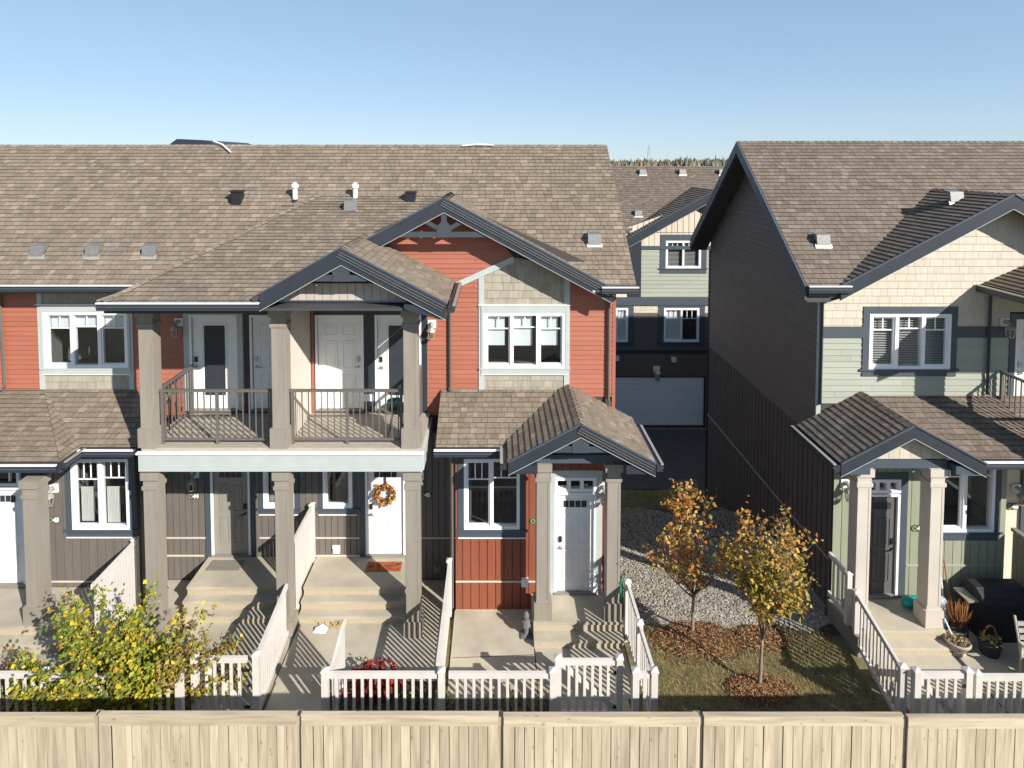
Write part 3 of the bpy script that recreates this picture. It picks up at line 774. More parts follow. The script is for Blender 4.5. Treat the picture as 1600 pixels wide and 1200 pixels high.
# ---- lower recessed wall (units 44 and 45)
rx0, rx1 = atx(212, 800, B), atx(712, 800, B)
d44 = (atx(334, 800, W), atx(388, 800, W)); d45 = (atx(575, 800, W), atx(630, 800, W)); LZ = .52
w44 = (atx(412, 760, W), atx(460, 760, W), atz(0, 793, W), atz(0, 724, W)); w45 = (atx(505, 760, W), atx(551, 760, W), atz(0, 793, W), atz(0, 724, W))
LD0, LD1 = LZ + .04, LZ + 1.98
ops = [(*d, LD0 - .04, LD1 + .05) for d in (d44, d45)] + [w44, w45]
lo = wallsheet('wall', 'roof_deck', row, quad(rx0, rx1, -.1, 3.22, W + .012), XA, ZA, .14, ops)
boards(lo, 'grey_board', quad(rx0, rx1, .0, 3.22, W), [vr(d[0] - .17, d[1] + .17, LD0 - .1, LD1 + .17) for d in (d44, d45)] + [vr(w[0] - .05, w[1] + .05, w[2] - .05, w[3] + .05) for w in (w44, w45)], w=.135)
door(lo, *d44, LD0, LD1, W, 'four_lite', 'grey_door', handle='r', hm='black_metal', casem='slate_trim'); door(lo, *d45, LD0, LD1, W, 'four_lite', 'white_paint', casem='slate_trim')
for w_ in (w44, w45):
    casing(lo, 'slate_trim', *w_, W, .10, .12, .13); window(lo, *w_, W, (1,), (0,), dress=[('drape', .0, .18, .9)] if w_ is w44 else None)
for a, b in ((rx0, d44[0] - .18), (w44[0] - .1, w44[1] + .4), (w45[0] - .25, d45[0] - .18), (d45[1] + .18, rx1)):
    box('band_flashing', 'cream_wall', lo, a, b, W - .032, W, .92, .945)
for a, b in ((rx0, rx0 + .9), (w45[0] - .25, d45[0] - .18)): box('base_flashing', 'cream_wall', lo, a, b, W - .03, W, .525, .555)
for px, py, m in ((526, 857, 'white_metal'), (683, 886, 'galvanised')):
    p = at(px, py, W); o = MB().box(p.x - .08, p.x + .08, W - .05, W - .01, p.z - .085, p.z + .085).build('vent_cover', m, lo); MB().box(p.x - .045, p.x + .045, W - .085, W - .051, p.z - .05, p.z + .055).build('hood', m, o)
# ---- lower projecting wall, left (unit 43)
w43 = (atx(113, 770, B), atx(203, 770, B), atz(0, 826, B), atz(0, 716, B)); d43 = (atx(-16, 850, B), atx(36, 850, B))
l43 = wallsheet('wall', 'roof_deck', row, quad(XL, rx0, -.1, 3.5, B + .012), XA, ZA, .14, [w43, (*d43, .5, 2.95)])
boards(l43, 'grey_board', quad(XL, rx0, 0, 3.5, B), [vr(w43[0] - .05, w43[1] + .05, w43[2] - .05, w43[3] + .05), vr(d43[0] - .17, d43[1] + .17, .4, 3.1)])
casing(l43, 'slate_trim', *w43, B, .12, .14, .15); window(l43, *w43, B, (1, 1), (3, 3), .24, dress=[('drape', .0, .62, .56), ('drape', .0, .55, .56)], sash=True)
door(l43, *d43, .56, 2.48, B, 'four_lite', casem='slate_trim')
tw = window(l43, d43[0], d43[1], 2.56, 2.95, B, (1,), (0,), sash=False); box('muntin', 'white_frame', tw, d43[0] + .44, d43[0] + .47, B - .02, B + .03, 2.62, 2.9)
MB().prism([(rx0, B + .16, -.1), (rx0, W, -.1), (rx0, W, 3.5), (rx0, B + .16, 3.5)], (-.13, 0, 0)).build('side_wall', 'grey_board', row)
box('band_flashing', 'cream_wall', l43, d43[1] + .2, rx0, B - .032, B, .60, .625)
x = atx(39, 850, 10.78); column(row, 'column_tan', x, x + .27, 10.76, 11.03, .50, 3.2, cap=True, plinth=.34)
# ---- lower projecting wall, right (unit 46)
bx0, bx1 = atx(712, 830, B), 2.30
w46 = (atx(725, 770, B), atx(812, 770, B), atz(0, 826, B), atz(0, 716, B)); d46 = (atx(870, 830, B), atx(927, 830, B)); L46 = .36
fz1 = atz(900, 745, B)
l46 = wallsheet('wall', 'roof_deck', row, quad(bx0, bx1, -.1, 3.5, B + .012), XA, ZA, .14, [w46, (*d46, L46, fz1)])
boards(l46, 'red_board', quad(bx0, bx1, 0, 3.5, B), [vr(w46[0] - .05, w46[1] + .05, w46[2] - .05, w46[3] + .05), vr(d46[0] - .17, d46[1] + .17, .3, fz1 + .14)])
casing(l46, 'slate_trim', *w46, B, .12, .14, .16); window(l46, *w46, B, (1, 1), (3, 3), .24, dress=[('drape', .0, .14, .98), None])
door(l46, *d46, L46 + .04, L46 + 2.02, B, 'four_lite', casem=None)
tw = window(l46, d46[0] - .05, d46[1] + .05, L46 + 2.09, fz1, B, (1, 1, 1), (0, 0, 0), sash=False)
for a, b in ((d46[0] - .17, d46[0] - .05), (d46[1] + .05, d46[1] + .17)): trim(l46, 'light_trim', a, b, L46, fz1 + .14, B, .03)
trim(l46, 'light_trim', d46[0] - .05, d46[1] + .05, fz1, fz1 + .14, B, .028)
box('band_flashing', 'cream_wall', l46, bx0, d46[0] - .18, B - .032, B, .60, .625)
box('base_flashing', 'cream_wall', l46, bx0, atx(833, 955, B), B - .03, B, .0, .03)
p = at(820, 907, B); o = MB().box(p.x - .07, p.x + .07, B - .09, B - .017, p.z - .075, p.z + .075).build('vent_cover', 'white_metal', l46)
MB().prism([(bx1, B + .16, -.1), (bx1, W + .1, -.1), (bx1, W + .1, 3.5), (bx1, B + .16, 3.5)], (-.13, 0, 0)).build('side_wall', 'red_board', row)
MB().prism([(bx0, B + .16, -.1), (bx0, W, -.1), (bx0, W, 3.5), (bx0, B + .16, 3.5)], (.13, 0, 0)).build('side_wall', 'red_board', row)
# ---- porch of unit 46
for a, b in ((838, 860), (948, 968)):
    x = atx(a, 850, 11.04); column(row, 'column_tan', x, x + .255, 11.05, 11.305, L46 + .004, 3.36, plinth=.32)
pxa, pxb = atx(838, 850, 11.04), atx(968, 850, 11.04)
box('porch_beam', 'slate_trim', row, pxa - .02, pxb + .02, 11.06, 11.32, 3.362, 3.52)
box('porch_ceiling', 'soffit', row, .32, 2.78, 11.33, B - .01, 3.46, 3.52)
# ---- roofs
PITCHED = lambda y: EZ - .04 + (y - 12.2) * 2.91 / 3.4
RXR = 2.84
main = roofplane(row, [(XL, 12.2, EZ - .04), (-6.75, 12.2, EZ - .04), (-4.15, 14.2, PITCHED(14.2)), (-4.15, 15.6, 9.37), (XL, 15.6, 9.37)])
roofplane(row, [(-4.15, 14.2, PITCHED(14.2)), (GX, 14.2, PITCHED(14.2)), (GX, 15.6, 9.37), (-4.15, 15.6, 9.37)])
roofplane(row, [(GX, 14.2, PITCHED(14.2)), (2.25, 12.2, EZ - .04), (RXR, 12.2, EZ - .04), (RXR, 15.6, 9.37), (GX, 15.6, 9.37)])
roofplane(row, [(XL, 15.6, 9.36), (RXR, 15.6, 9.36), (RXR, 19.2, 6.3), (XL, 19.2, 6.3)])
capline(main, (XL, 15.6, 9.37), (RXR, 15.6, 9.37), w=.11, dl=(0, -1, -.86), dr=(0, 1, -.86))
bal = roofplane(row, [(-6.92, 10.58, EZ), (-4.15, 10.58, EZ), (-1.16, 14.2, 8.17), (-4.15, 14.2, 8.17)])
roofplane(row, [(-6.92, 10.58, EZ), (-4.15, 14.2, 8.17), (-6.92, 12.25, EZ)])
capline(bal, (-6.92, 10.58, EZ + .01), (-4.15, 14.2, 8.18), w=.12, dl=(-1, 0, -.4), dr=(.8, -.6, -.28))
capline(bal, (-4.15, 14.2, 8.17), (-1.2, 14.2, 8.17), w=.09, dl=(0, -1, -.46), dr=(0, 1, .8))
# big gable over the centre bay
gy = 12.18
gR = roofplane(row, [(GX, gy, GZ), (2.42, gy, GZ - 1.873), (2.42, 12.3, GZ - 1.873), (GX, 14.27, GZ)])
gL = roofplane(row, [(GX, gy, GZ), (GX, 14.27, GZ), (GX - 2.0, 12.95, GZ - 1.08), (GX - 2.0, gy, GZ - 1.08)])
capline(gR, (GX, gy, GZ), (GX, 14.27, GZ), w=.12, dl=(-1, 0, -.54), dr=(1, 0, -.54))
barge(row, (GX, gy - .01, GZ), (2.36, gy - .01, GZ - 1.84), .25, stepped=True); barge(row, (GX - 2.0, gy - .01, GZ - 1.08), (GX, gy - .01, GZ), .25)
MB().prism([(GX - 1.95, gy + .05, GZ - 1.16), (GX, gy + .05, GZ - .08), (2.36, gy + .05, GZ - 1.93), (2.36, gy + .05, GZ - 1.96), (GX, gy + .05, GZ - .12), (GX - 1.95, gy + .05, GZ - 1.2)], (0, W - gy - .06, 0)).build('soffit', 'soffit', row)
truss(row, GX, GZ - .30, atz(693, 371, gy), 1.12, gy + .02)
MB().box(1.95, 2.82, 12.16, W, 6.33, 6.37).build('eave_soffit', 'light_trim', row)
# small gable over the balconies
SX, SZ, sy = -2.72, 7.45, 10.56
sR = roofplane(row, [(SX, sy, SZ), (-.86, sy, 6.47), (-.86, W, 6.47), (SX, W, SZ)])
sL = roofplane(row, [(SX, sy, SZ), (SX, W, SZ), (-4.3, 10.75, 6.56), (-4.3, sy, 6.56)])
capline(sR, (SX, sy, SZ), (SX, W, SZ), w=.12, dl=(-1, 0, -.55), dr=(1, 0, -.53))
barge(row, (SX, sy - .01, SZ), (-.88, sy - .01, 6.48), .25, stepped=True); barge(row, (-4.15, sy - .01, 6.64), (SX, sy - .01, SZ), .25)
MB().prism([(SX, sy + .05, SZ - .09), (-.95, sy + .05, 6.44), (-.95, sy + .05, 6.40), (SX, sy + .05, SZ - .13), (-4.1, sy + .05, 6.52), (-4.1, sy + .05, 6.56)], (0, .5, 0)).build('soffit', 'soffit', row)
truss(row, SX, SZ - .28, atz(533, 440, sy), .72, sy + .02)
gz = atz(533, 463, 11.05)
tw = MB().prism([(SX - 1.3, 10.98, 6.45), (SX + 1.55, 10.98, 6.45), (SX + .1, 10.98, SZ - .15), (SX - .1, 10.98, SZ - .15)], (0, .08, 0)).build('gable_wall', 'roof_deck', row)  # dark wall left bare above the boards, painting in the shade behind the truss
cover('gable_board', 'pink_shake', tw, [(SX - 1.28, 10.97, 6.45), (SX + 1.5, 10.97, 6.45), (SX + .95, 10.97, 6.76), (SX - .85, 10.97, 6.76)], -ZA, XA, .15, 20, 20, .012, .012, shift=False, vgap=.008)
MB().prism([(-1.02, sy + .02, 6.20), (-.88, sy + .02, 6.20), (-.88, sy + .02, 6.46), (-1.62, sy + .02, 6.46), (-1.62, sy + .02, 6.38)], (0, .30, 0)).build('return_box', 'slate', row)
# skirt roof and porch gable of unit 46
sk = roofplane(row, [(-1.16, 11.42, 3.49), (.22, 11.42, 3.49), (1.36, W - .02, 4.15), (-1.16, W - .02, 4.15)], single=True, limit=130)
QX, QZ, qy = 1.52, 4.26, 10.68
qR = roofplane(row, [(QX, qy, QZ), (2.88, qy, 3.54), (2.88, W - .02, 3.54), (QX, W - .02, QZ)], single=True, limit=110)
qL = roofplane(row, [(QX, qy, QZ), (QX, W - .02, QZ), (1.33, W - .02, 4.159), (.22, 11.5, 3.57), (.22, qy, 3.57)], single=True, limit=60)
capline(qR, (QX, qy, QZ), (QX, W - .02, QZ), w=.12, dl=(-1, 0, -.53), dr=(1, 0, -.53))
barge(row, (QX, qy - .01, QZ), (2.87, qy - .01, 3.545), .2, stepped=True); barge(row, (.22, qy - .01, 3.57), (QX, qy - .01, QZ), .2)
truss(row, QX, QZ - .24, atz(907, 708, qy), .68, qy + .02)
MB().prism([(QX - 1.25, 11.08, 3.52), (QX + 1.25, 11.08, 3.52), (QX, 11.08, QZ - .1)], (0, .1, 0)).build('gable_wall', 'slate', row)
for a, b in ((.24, .75), (2.35, 2.87)): MB().box(a, b, qy + .03, qy + .28, 3.34, 3.50).build('return_box', 'slate', row)
# skirt roof over unit 43
k0, k1 = atx(62, 610, W), atx(125, 690, 11.4)
sk43 = roofplane(row, [(k0 + .1, W - .02, 4.15), (k1, 11.42, 3.49), (rx0 + .25, 11.42, 3.49), (rx0 + .35, W - .02, 4.15)])
sk2 = roofplane(row, [(XL, 10.85, 3.49), (k1, 10.85, 3.49), (k0 + .1, W - .02, 4.15), (XL, W - .02, 4.15)])
roofplane(row, [(k1, 10.85, 3.49), (k1, 11.42, 3.49), (k0 + .1, W - .02, 4.15)])
# gutters
gutter(row, (XL, 12.2, EZ - .03), (-6.6, 12.2, EZ - .03), (0, -1, 0)); gutter(row, (-6.95, 10.56, EZ), (-4.12, 10.56, EZ), (0, -1, 0)); gutter(row, (2.12, 12.16, 6.44), (2.86, 12.16, 6.44), (0, -1, 0))
gutter(row, (-.84, sy, 6.44), (-.84, W - .03, 6.44), (1, 0, 0)); gutter(row, (-6.95, 10.66, EZ), (-6.95, 12.1, EZ), (-1, 0, 0))
gutter(row, (-1.18, 11.40, 3.48), (.16, 11.40, 3.48), (0, -1, 0)); gutter(row, (2.89, qy, 3.52), (2.89, 12.3, 3.52), (1, 0, 0)); gutter(row, (.2, 10.7, 3.54), (.2, 11.3, 3.54), (-1, 0, 0))
gutter(row, (k1 + .02, 11.40, 3.48), (rx0 + .3, 11.40, 3.48), (0, -1, 0)); gutter(row, (XL, 10.83, 3.48), (k1 + .02, 10.83, 3.48), (0, -1, 0)); gutter(row, (k1 + .0, 10.85, 3.48), (k1 + .0, 11.38, 3.48), (1, 0, 0))
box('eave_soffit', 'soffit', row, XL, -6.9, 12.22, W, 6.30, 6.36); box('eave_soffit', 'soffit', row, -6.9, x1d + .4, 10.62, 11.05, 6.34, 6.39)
box('eave_fascia', 'slate', row, -6.9, -4.2, 10.585, 10.62, 6.30, 6.46)
box('eave_soffit', 'soffit', row, -1.14, .3, 11.44, B, 3.30, 3.36); box('eave_soffit', 'soffit', row, XL, k1, 10.87, B, 3.28, 3.34); box('eave_soffit', 'soffit', row, k1 + .01, rx0 + .2, 11.44, B, 3.30, 3.36)
# downspouts
x = atx(703, 500, W); downspout(row, [(-.75, W - .05, 6.38), (x, W - .06, 6.2), (x, W - .06, 4.22), (x, W - .12, 4.16)])
x = atx(950, 500, W); downspout(row, [(x, 12.1, 6.30), (x, W - .06, 6.1), (x, W - .06, 4.0), (x + .05, W - .14, 3.86)])
x = atx(5, 500, W); downspout(row, [(x - .03, 12.15, 6.35), (x - .02, W - .06, 6.15), (x + .03, W - .06, 4.25), (x - .02, W - .12, 4.17)])
x = atx(706, 760, B); downspout(row, [(x, 11.38, 3.36), (x, B - .06, 3.25), (x, B - .06, .1)])
# vents
def onmain(px, py):
    lo_, hi_ = 12.3, 15.5
    for _ in range(40):
        mid = (lo_ + hi_) / 2; p = at(px, py, mid)
        if p.z > PITCHED(mid): lo_ = mid
        else: hi_ = mid
    return Vector((p.x, mid, PITCHED(mid)))
for px, py, k in ((62, 397, 'low'), (148, 397, 'low'), (236, 397, 'low'), (928, 379, 'low'), (371, 316, 'black'), (642, 318, 'black'), (461, 312, 'stack'), (555, 312, 'stack')): vbox(main, k, onmain(px, py))
y_ = 13.6; vbox(bal, 'low', (atx(549, 338, y_), y_, EZ + (y_ - 10.58) * .4613))
MB().tube([(atx(335, 224, 15.6), 15.55, 9.48), (atx(350, 226, 15.6), 15.5, 9.40), (atx(363, 231, 15.4), 15.3, 9.2)], .02, 6).build('cable', 'white_metal', main)
MB().tube([(atx(722, 230, 15.4), 15.5, 9.36), (atx(745, 228, 15.5), 15.5, 9.40), (atx(772, 229, 15.5), 15.5, 9.38)], .02, 6).build('cable', 'white_metal', main)
# ---- stoops and steps (concrete, poured against the building)
def stoop(label, x0, x1, yw, edges, gcol='concrete'):
    """edges: (front Y, top z) from landing down"""
    t = thing('concrete_steps', label, 'steps', ((x0 + x1) / 2, edges[0][0], 0), 'concrete entry steps'); back = yw
    for i, (yf, z) in enumerate(edges):
        zb_ = edges[i + 1][1] if i + 1 < len(edges) else 0
        MB().box(x0, x1, yf - .025, back, z - .045, z).build('landing' if i == 0 else 'tread', 'concrete', t)
        MB().box(x0 + .004, x1 - .004, yf, yf + .3 if i else back, -.02, z - .047).build('riser', 'riser', t); back = yf - .002
    return t
stoop('three concrete steps up to the grey door marked 44', -6.15, -4.02, W - .03, [(11.72, LZ), (11.55, .35), (11.38, .18)])
stoop('three concrete steps up to the white door with the wreath', -3.83, -1.62, W - .03, [(11.72, LZ), (11.55, .35), (11.38, .18)])
stoop('two concrete steps up to the porch between red siding and gravel', .70, 2.36, B - .03, [(11.0, L46), (10.78, .18)])
stoop('concrete steps at the far left behind the yellow shrub', -10.4, -7.35, B - .03, [(10.72, .5), (10.5, .33), (10.28, .17)])
# ================================================================== right building (units 47, 48)
R, RB, RX = 12.3, 11.65, 6.62
rb = thing('townhouse', 'townhouse with green lap siding, beige shake gable and brown side wall at right', 'townhouse', (9.0, R, 0))
REZ = 6.52; XE = 21.0
RGX, RGZ, RGS = 10.1, 8.32, .54
def rgl(x): return RGZ - RGS * abs(x - RGX) - .06
wR = (atx(1357, 530, R), atx(1484, 530, R), atz(1400, 576, R), atz(1400, 490, R))
dR = (atx(1588, 560, R), atx(1588, 560, R) + .86)
bz0, bz1 = atz(1300, 527, R), atz(1300, 510, R)
ops = [wR, (*dR, 3.7, 5.75)]
ru = wallsheet('wall', 'roof_deck', rb, quad(RX, XE, 2.9, REZ, R + .012), XA, ZA, .14, ops)
rg = MB().prism([(RX + .1, R + .012, REZ), (RGX + 3.3, R + .012, REZ), (RGX, R + .012, rgl(RGX))], (0, .14, 0)).build('gable_wall', 'roof_deck', rb)
opw = [(wR[0] - .05, wR[1] + .05, wR[2] - .05, wR[3] + .05), (dR[0] - .17, dR[1] + .17, 3.5, 5.9)]
lap(ru, 'green_lap', quad(RX, 13, 4.0, bz0, R), opw, .125)
shakes(ru, 'beige_shake', quad(RX, 11.6, bz1, REZ, R), opw, .152)
shakes(rg, 'beige_shake', [(RX + .1, R, REZ), (RGX + 1.5, R, REZ), (RGX + 1.5, R, rgl(RGX + 1.5)), (RGX, R, rgl(RGX)), (RX + .1, R, rgl(RX + .1) + .001)], (), .152)
for a, b in ((RX, wR[0] - .13), (wR[1] + .13, dR[0] - .18)): trim(ru, 'slate_trim', a, b, bz0, bz1, R, .03, 'belt_board')
casing(ru, 'slate_trim', *wR, R, .13, .15, .15, False)
window(ru, *wR, R, (1, 1, 1), (2, 2, 2), .22, dress=['slats'] * 3)
door(ru, *dR, 3.74, 5.7, R, 'six', casem='slate_trim')
trim(ru, 'light_trim', RX - .04, RX + .05, 3.5, REZ - .1, R, .03, 'corner_board')
# side wall facing the gap: lap boards above, vertical boards below
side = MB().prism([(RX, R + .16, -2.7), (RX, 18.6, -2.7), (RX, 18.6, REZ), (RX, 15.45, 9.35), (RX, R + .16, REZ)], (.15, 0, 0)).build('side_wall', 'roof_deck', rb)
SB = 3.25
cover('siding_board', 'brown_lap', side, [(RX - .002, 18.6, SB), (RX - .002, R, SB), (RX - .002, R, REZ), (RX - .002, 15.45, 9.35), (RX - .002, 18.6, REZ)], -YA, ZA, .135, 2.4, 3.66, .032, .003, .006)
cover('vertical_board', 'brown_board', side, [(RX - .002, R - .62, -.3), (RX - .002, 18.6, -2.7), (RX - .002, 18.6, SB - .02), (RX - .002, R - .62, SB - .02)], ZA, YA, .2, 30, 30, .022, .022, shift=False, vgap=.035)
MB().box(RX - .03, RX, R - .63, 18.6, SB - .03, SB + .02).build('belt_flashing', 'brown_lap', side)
box('corner_board', 'black_metal', side, RX - .04, RX + .1, 18.6, 18.68, -2.7, REZ - .3)
gz0, gz1 = .28, -2.3
MB().prism([(RX - .026, R - .6, .12), (RX - .026, 15.2, -.25), (RX - .026, 18.6, -1.7), (RX - .026, 18.6, -2.75), (RX - .026, 15.2, -1.3), (RX - .026, R - .6, -.3)], (-.05, 0, 0)).build('foundation_wall', 'foundation', rb)
MB().box(RX - .04, RX - .02, R - .6, 18.6, 1.08, 1.115).build('band_flashing', 'pewter', side)
box('rear_wall', 'brown_lap', rb, RX + .16, XE, 18.45, 18.6, -2.7, REZ); box('end_wall', 'brown_lap', rb, XE - .15, XE, R + .16, 18.44, -2.7, REZ)
# roofs
rm = roofplane(rb, [(RX - .48, 11.9, REZ), (RGX - 3.15, 11.9, REZ), (RGX, 14.05, REZ + 2.15 * 2.94 / 3.55), (RGX, 15.45, 9.46), (RX - .48, 15.45, 9.46)], BRN)
roofplane(rb, [(RGX, 14.05, REZ + 2.15 * 2.94 / 3.55), (RGX + 3.15, 11.9, REZ), (XE, 11.9, REZ), (XE, 15.45, 9.46), (RGX, 15.45, 9.46)], BRN)
roofplane(rb, [(RX - .48, 15.45, 9.45), (XE, 15.45, 9.45), (XE, 19.0, 6.5), (RX - .48, 19.0, 6.5)], BRN)
capline(rm, (RX - .48, 15.45, 9.46), (XE, 15.45, 9.46), BRN, w=.11, dl=(0, -1, -.83), dr=(0, 1, -.83))
for p, q in (((RX - .49, 11.88, REZ), (RX - .49, 15.45, 9.47)), ((RX - .49, 19.0, REZ - .02), (RX - .49, 15.45, 9.47))):
    p = Vector(p); q = Vector(q); d = (q - p).normalized(); u = Vector((0, -abs(d.z), abs(d.y))) if d.y > 0 else Vector((0, abs(d.z), abs(d.y)))
    hv = ZA * (.22 / abs(d.y)); h2 = ZA * (.25 / abs(d.y)); s_ = YA * (-.002 if d.y > 0 else .002); q = q + s_
    MB().prism([p, q, q - hv, p - hv], (-.04, 0, 0)).build('barge_board', 'slate_trim', rb)
    MB().prism([p - hv, q - hv, q - h2, p - h2], (.48, 0, 0)).build('rake_soffit', 'soffit', rb)
rgR = roofplane(rb, [(RGX, 11.83, RGZ), (RGX + 3.4, 11.83, RGZ - 1.836), (RGX + 3.4, 11.95, RGZ - 1.836), (RGX, 14.05, RGZ)], BRN)
rgL = roofplane(rb, [(RGX, 11.83, RGZ), (RGX, 14.05, RGZ), (RGX - 3.33, 11.93, RGZ - 1.8), (RGX - 3.33, 11.83, RGZ - 1.8)], BRN)
capline(rgL, (RGX, 11.83, RGZ), (RGX, 14.05, RGZ), BRN, w=.12, dl=(-1, 0, -.54), dr=(1, 0, -.54))
barge(rb, (RGX - 3.33, 11.82, RGZ - 1.8), (RGX, 11.82, RGZ), .24); barge(rb, (RGX, 11.82, RGZ), (RGX + 3.4, 11.82, RGZ - 1.836), .24)
MB().prism([(RGX - 3.3, 11.87, RGZ - 1.88), (RGX, 11.87, RGZ - .1), (RGX + 3.3, 11.87, RGZ - 1.88), (RGX + 3.3, 11.87, RGZ - 1.92), (RGX, 11.87, RGZ - .14), (RGX - 3.3, 11.87, RGZ - 1.92)], (0, R - 11.88, 0)).build('soffit', 'soffit', rb)
gutter(rb, (RX - .5, 11.88, REZ), (atx(1328, 440, 11.85), 11.88, REZ), (0, -1, 0)); box('eave_soffit', 'slate_trim', rb, RX - .44, atx(1322, 440, 11.85), 11.9, R, 6.30, 6.38)
x = RX + .02; downspout(rb, [(x + .25, 11.85, 6.35), (x, R - .06, 6.1), (x, R - .06, 4.0)], 'slate')
x = atx(1543, 500, R); downspout(rb, [(x, R - .06, 6.45), (x, R - .06, 4.2)], 'slate')
def onr(px, py):
    lo_, hi_ = 11.95, 15.4
    for _ in range(40):
        mid = (lo_ + hi_) / 2; p = at(px, py, mid); zz = REZ + (mid - 11.9) * 2.94 / 3.55
        if p.z > zz: lo_ = mid
        else: hi_ = mid
    return Vector((p.x, mid, zz))
vbox(rm, 'low', onr(1283, 380))
x = atx(1490, 315, 12.9); vbox(rgL, 'low', (x, 12.9, RGZ - RGS * (RGX - x) + .02))
# balcony at the right (its column throws the shadow on the window)
bxl = 10.12
rdk = box('balcony_deck', 'deck_vinyl', rb, bxl, XE - .2, 10.65, R - .02, 3.40, 3.66); box('deck_beam', 'slate_trim', rb, bxl - .02, XE - .2, 10.6, 10.647, 3.2, 3.58); box('deck_beam', 'slate_trim', rb, bxl - .03, bxl - .003, 10.65, R - .02, 3.2, 3.58)
box('deck_soffit', 'soffit', rdk, bxl + .02, XE - .2, 10.66, R - .03, 3.25, 3.39)
column(rb, 'column_beige', bxl + .05, bxl + .37, 10.66, 10.98, 3.665, 6.26, plinth=.34); column(rb, 'column_beige', bxl + .05, bxl + .37, 10.66, 10.98, .02, 3.195, plinth=.3)
column(rb, 'column_beige', 13.2, 13.52, 10.66, 10.98, 3.665, 6.26, plinth=.34)
box('roof_beam', 'slate_trim', rb, bxl, XE - .2, 10.66, 10.98, 6.265, 6.45)
metal_rail(rb, (bxl + .2, 11.0, 3.66), (bxl + .2, R - .06, 3.66), posts=(.97,)); metal_rail(rb, (bxl + .4, 10.8, 3.66), (13.2, 10.8, 3.66), posts=(.03, .5, .97))
bgl = roofplane(rb, [(bxl - .22, 10.15, 6.47), (12.2, 10.15, 7.5), (12.2, R - .02, 7.5), (bxl - .22, R - .02, 6.47)], BRN)
bgr = roofplane(rb, [(12.2, 10.15, 7.5), (14.4, 10.15, 6.47), (14.4, R - .02, 6.47), (12.2, R - .02, 7.5)], BRN)
barge(rb, (bxl - .22, 10.14, 6.47), (12.2, 10.14, 7.5), .24); gutter(rb, (bxl - .23, 10.15, 6.45), (bxl - .23, R - .03, 6.45), (-1, 0, 0))
box('balcony_ceiling', 'soffit', rb, bxl - .15, 14.3, 10.2, R - .01, 6.34, 6.40)
# lower wall
lx1 = atx(1556, 780, RB) + .08
w47 = (atx(1478, 770, RB), atx(1553, 770, RB), atz(0, 830, RB), atz(0, 722, RB)); d47 = (atx(1364, 850, RB), atx(1364, 850, RB) + .76)
w47 = (w47[0] - .22, w47[1], w47[2], w47[3] + .12)
tz = atz(1400, 748, RB)
rl = wallsheet('wall', 'roof_deck', rb, quad(RX, lx1 + .12, -.1, 3.5, RB + .012), XA, ZA, .14, [w47, (*d47, .36, tz)])
d47 = (atx(1352, 850, RB), atx(1352, 850, RB) + .60)
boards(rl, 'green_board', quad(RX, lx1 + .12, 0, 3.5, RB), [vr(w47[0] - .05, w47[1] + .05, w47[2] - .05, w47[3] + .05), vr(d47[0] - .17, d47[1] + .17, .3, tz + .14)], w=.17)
casing(rl, 'slate_trim', *w47, RB, .12, .13, .17, False); window(rl, *w47, RB, (1, 1), (2, 2), .22, dress=[('drape', .0, .2, .98), None])
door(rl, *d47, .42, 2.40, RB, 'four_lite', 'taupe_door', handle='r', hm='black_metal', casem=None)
tw = window(rl, d47[0] - .05, d47[1] + .05, 2.48, tz, RB, (1, 1, 1), (0, 0, 0), sash=False)
for a, b in ((d47[0] - .19, d47[0] - .05), (d47[1] + .05, d47[1] + .19)): trim(rl, 'slate_trim', a, b, .36, tz + .14, RB, .03)
trim(rl, 'slate_trim', d47[0] - .05, d47[1] + .05, tz, tz + .14, RB, .028)
box('band_flashing', 'green_lap', rl, d47[1] + .2, lx1 + .1, RB - .035, RB, 1.0, 1.03)
MB().prism([(lx1 + .12, RB + .16, -.1), (lx1 + .12, R, -.1), (lx1 + .12, R, 3.5), (lx1 + .12, RB + .16, 3.5)], (-.13, 0, 0)).build('side_wall', 'green_board', rb)
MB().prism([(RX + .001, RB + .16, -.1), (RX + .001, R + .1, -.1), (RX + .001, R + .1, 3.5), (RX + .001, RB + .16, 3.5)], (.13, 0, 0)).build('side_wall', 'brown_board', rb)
rw = box('wall', 'cream_board', rb, lx1 + .121, XE, R - .03, R + .01, -.1, 3.4)
d48 = (atx(1601, 850, R), atx(1601, 850, R) + .85); door(rw, *d48, .56, 2.5, R - .05, 'six', casem='slate_trim')
# porch
for a, b in ((1338, 1360), (1452, 1476)):
    x = atx(a, 850, 10.86); column(rb, 'column_beige', x, x + .255, 10.87, 11.125, .364, 3.36, plinth=.32)
pa, pb = atx(1338, 850, 10.86), atx(1476, 850, 10.86)
box('porch_beam', 'slate_trim', rb, pa - .02, pb + .02, 10.88, 11.14, 3.362, 3.52); box('porch_ceiling', 'soffit', rb, 6.3, 8.7, 11.15, RB - .01, 3.46, 3.52)
PX, PZ, py_ = 7.5, 4.24, 10.68
pl = roofplane(rb, [(PX, py_, PZ), (PX, R - .02, PZ), (6.2, R - .02, 3.54), (6.2, py_, 3.54)], BRN, single=True, limit=110)
pr = roofplane(rb, [(PX, py_, PZ), (8.82, py_, 3.53), (8.82, 11.1, 3.53), (7.68, R - .02, 4.14), (PX, R - .02, PZ)], BRN, single=True, limit=80)
skr = roofplane(rb, [(8.7, 11.0, 3.47), (11.3, 11.0, 3.47), (11.3, R - .02, 4.15), (7.66, R - .02, 4.15)], BRN, single=True, limit=110)
capline(pl, (PX, py_, PZ), (PX, R - .02, PZ), BRN, w=.13, dl=(-1, 0, -.54), dr=(1, 0, -.54))
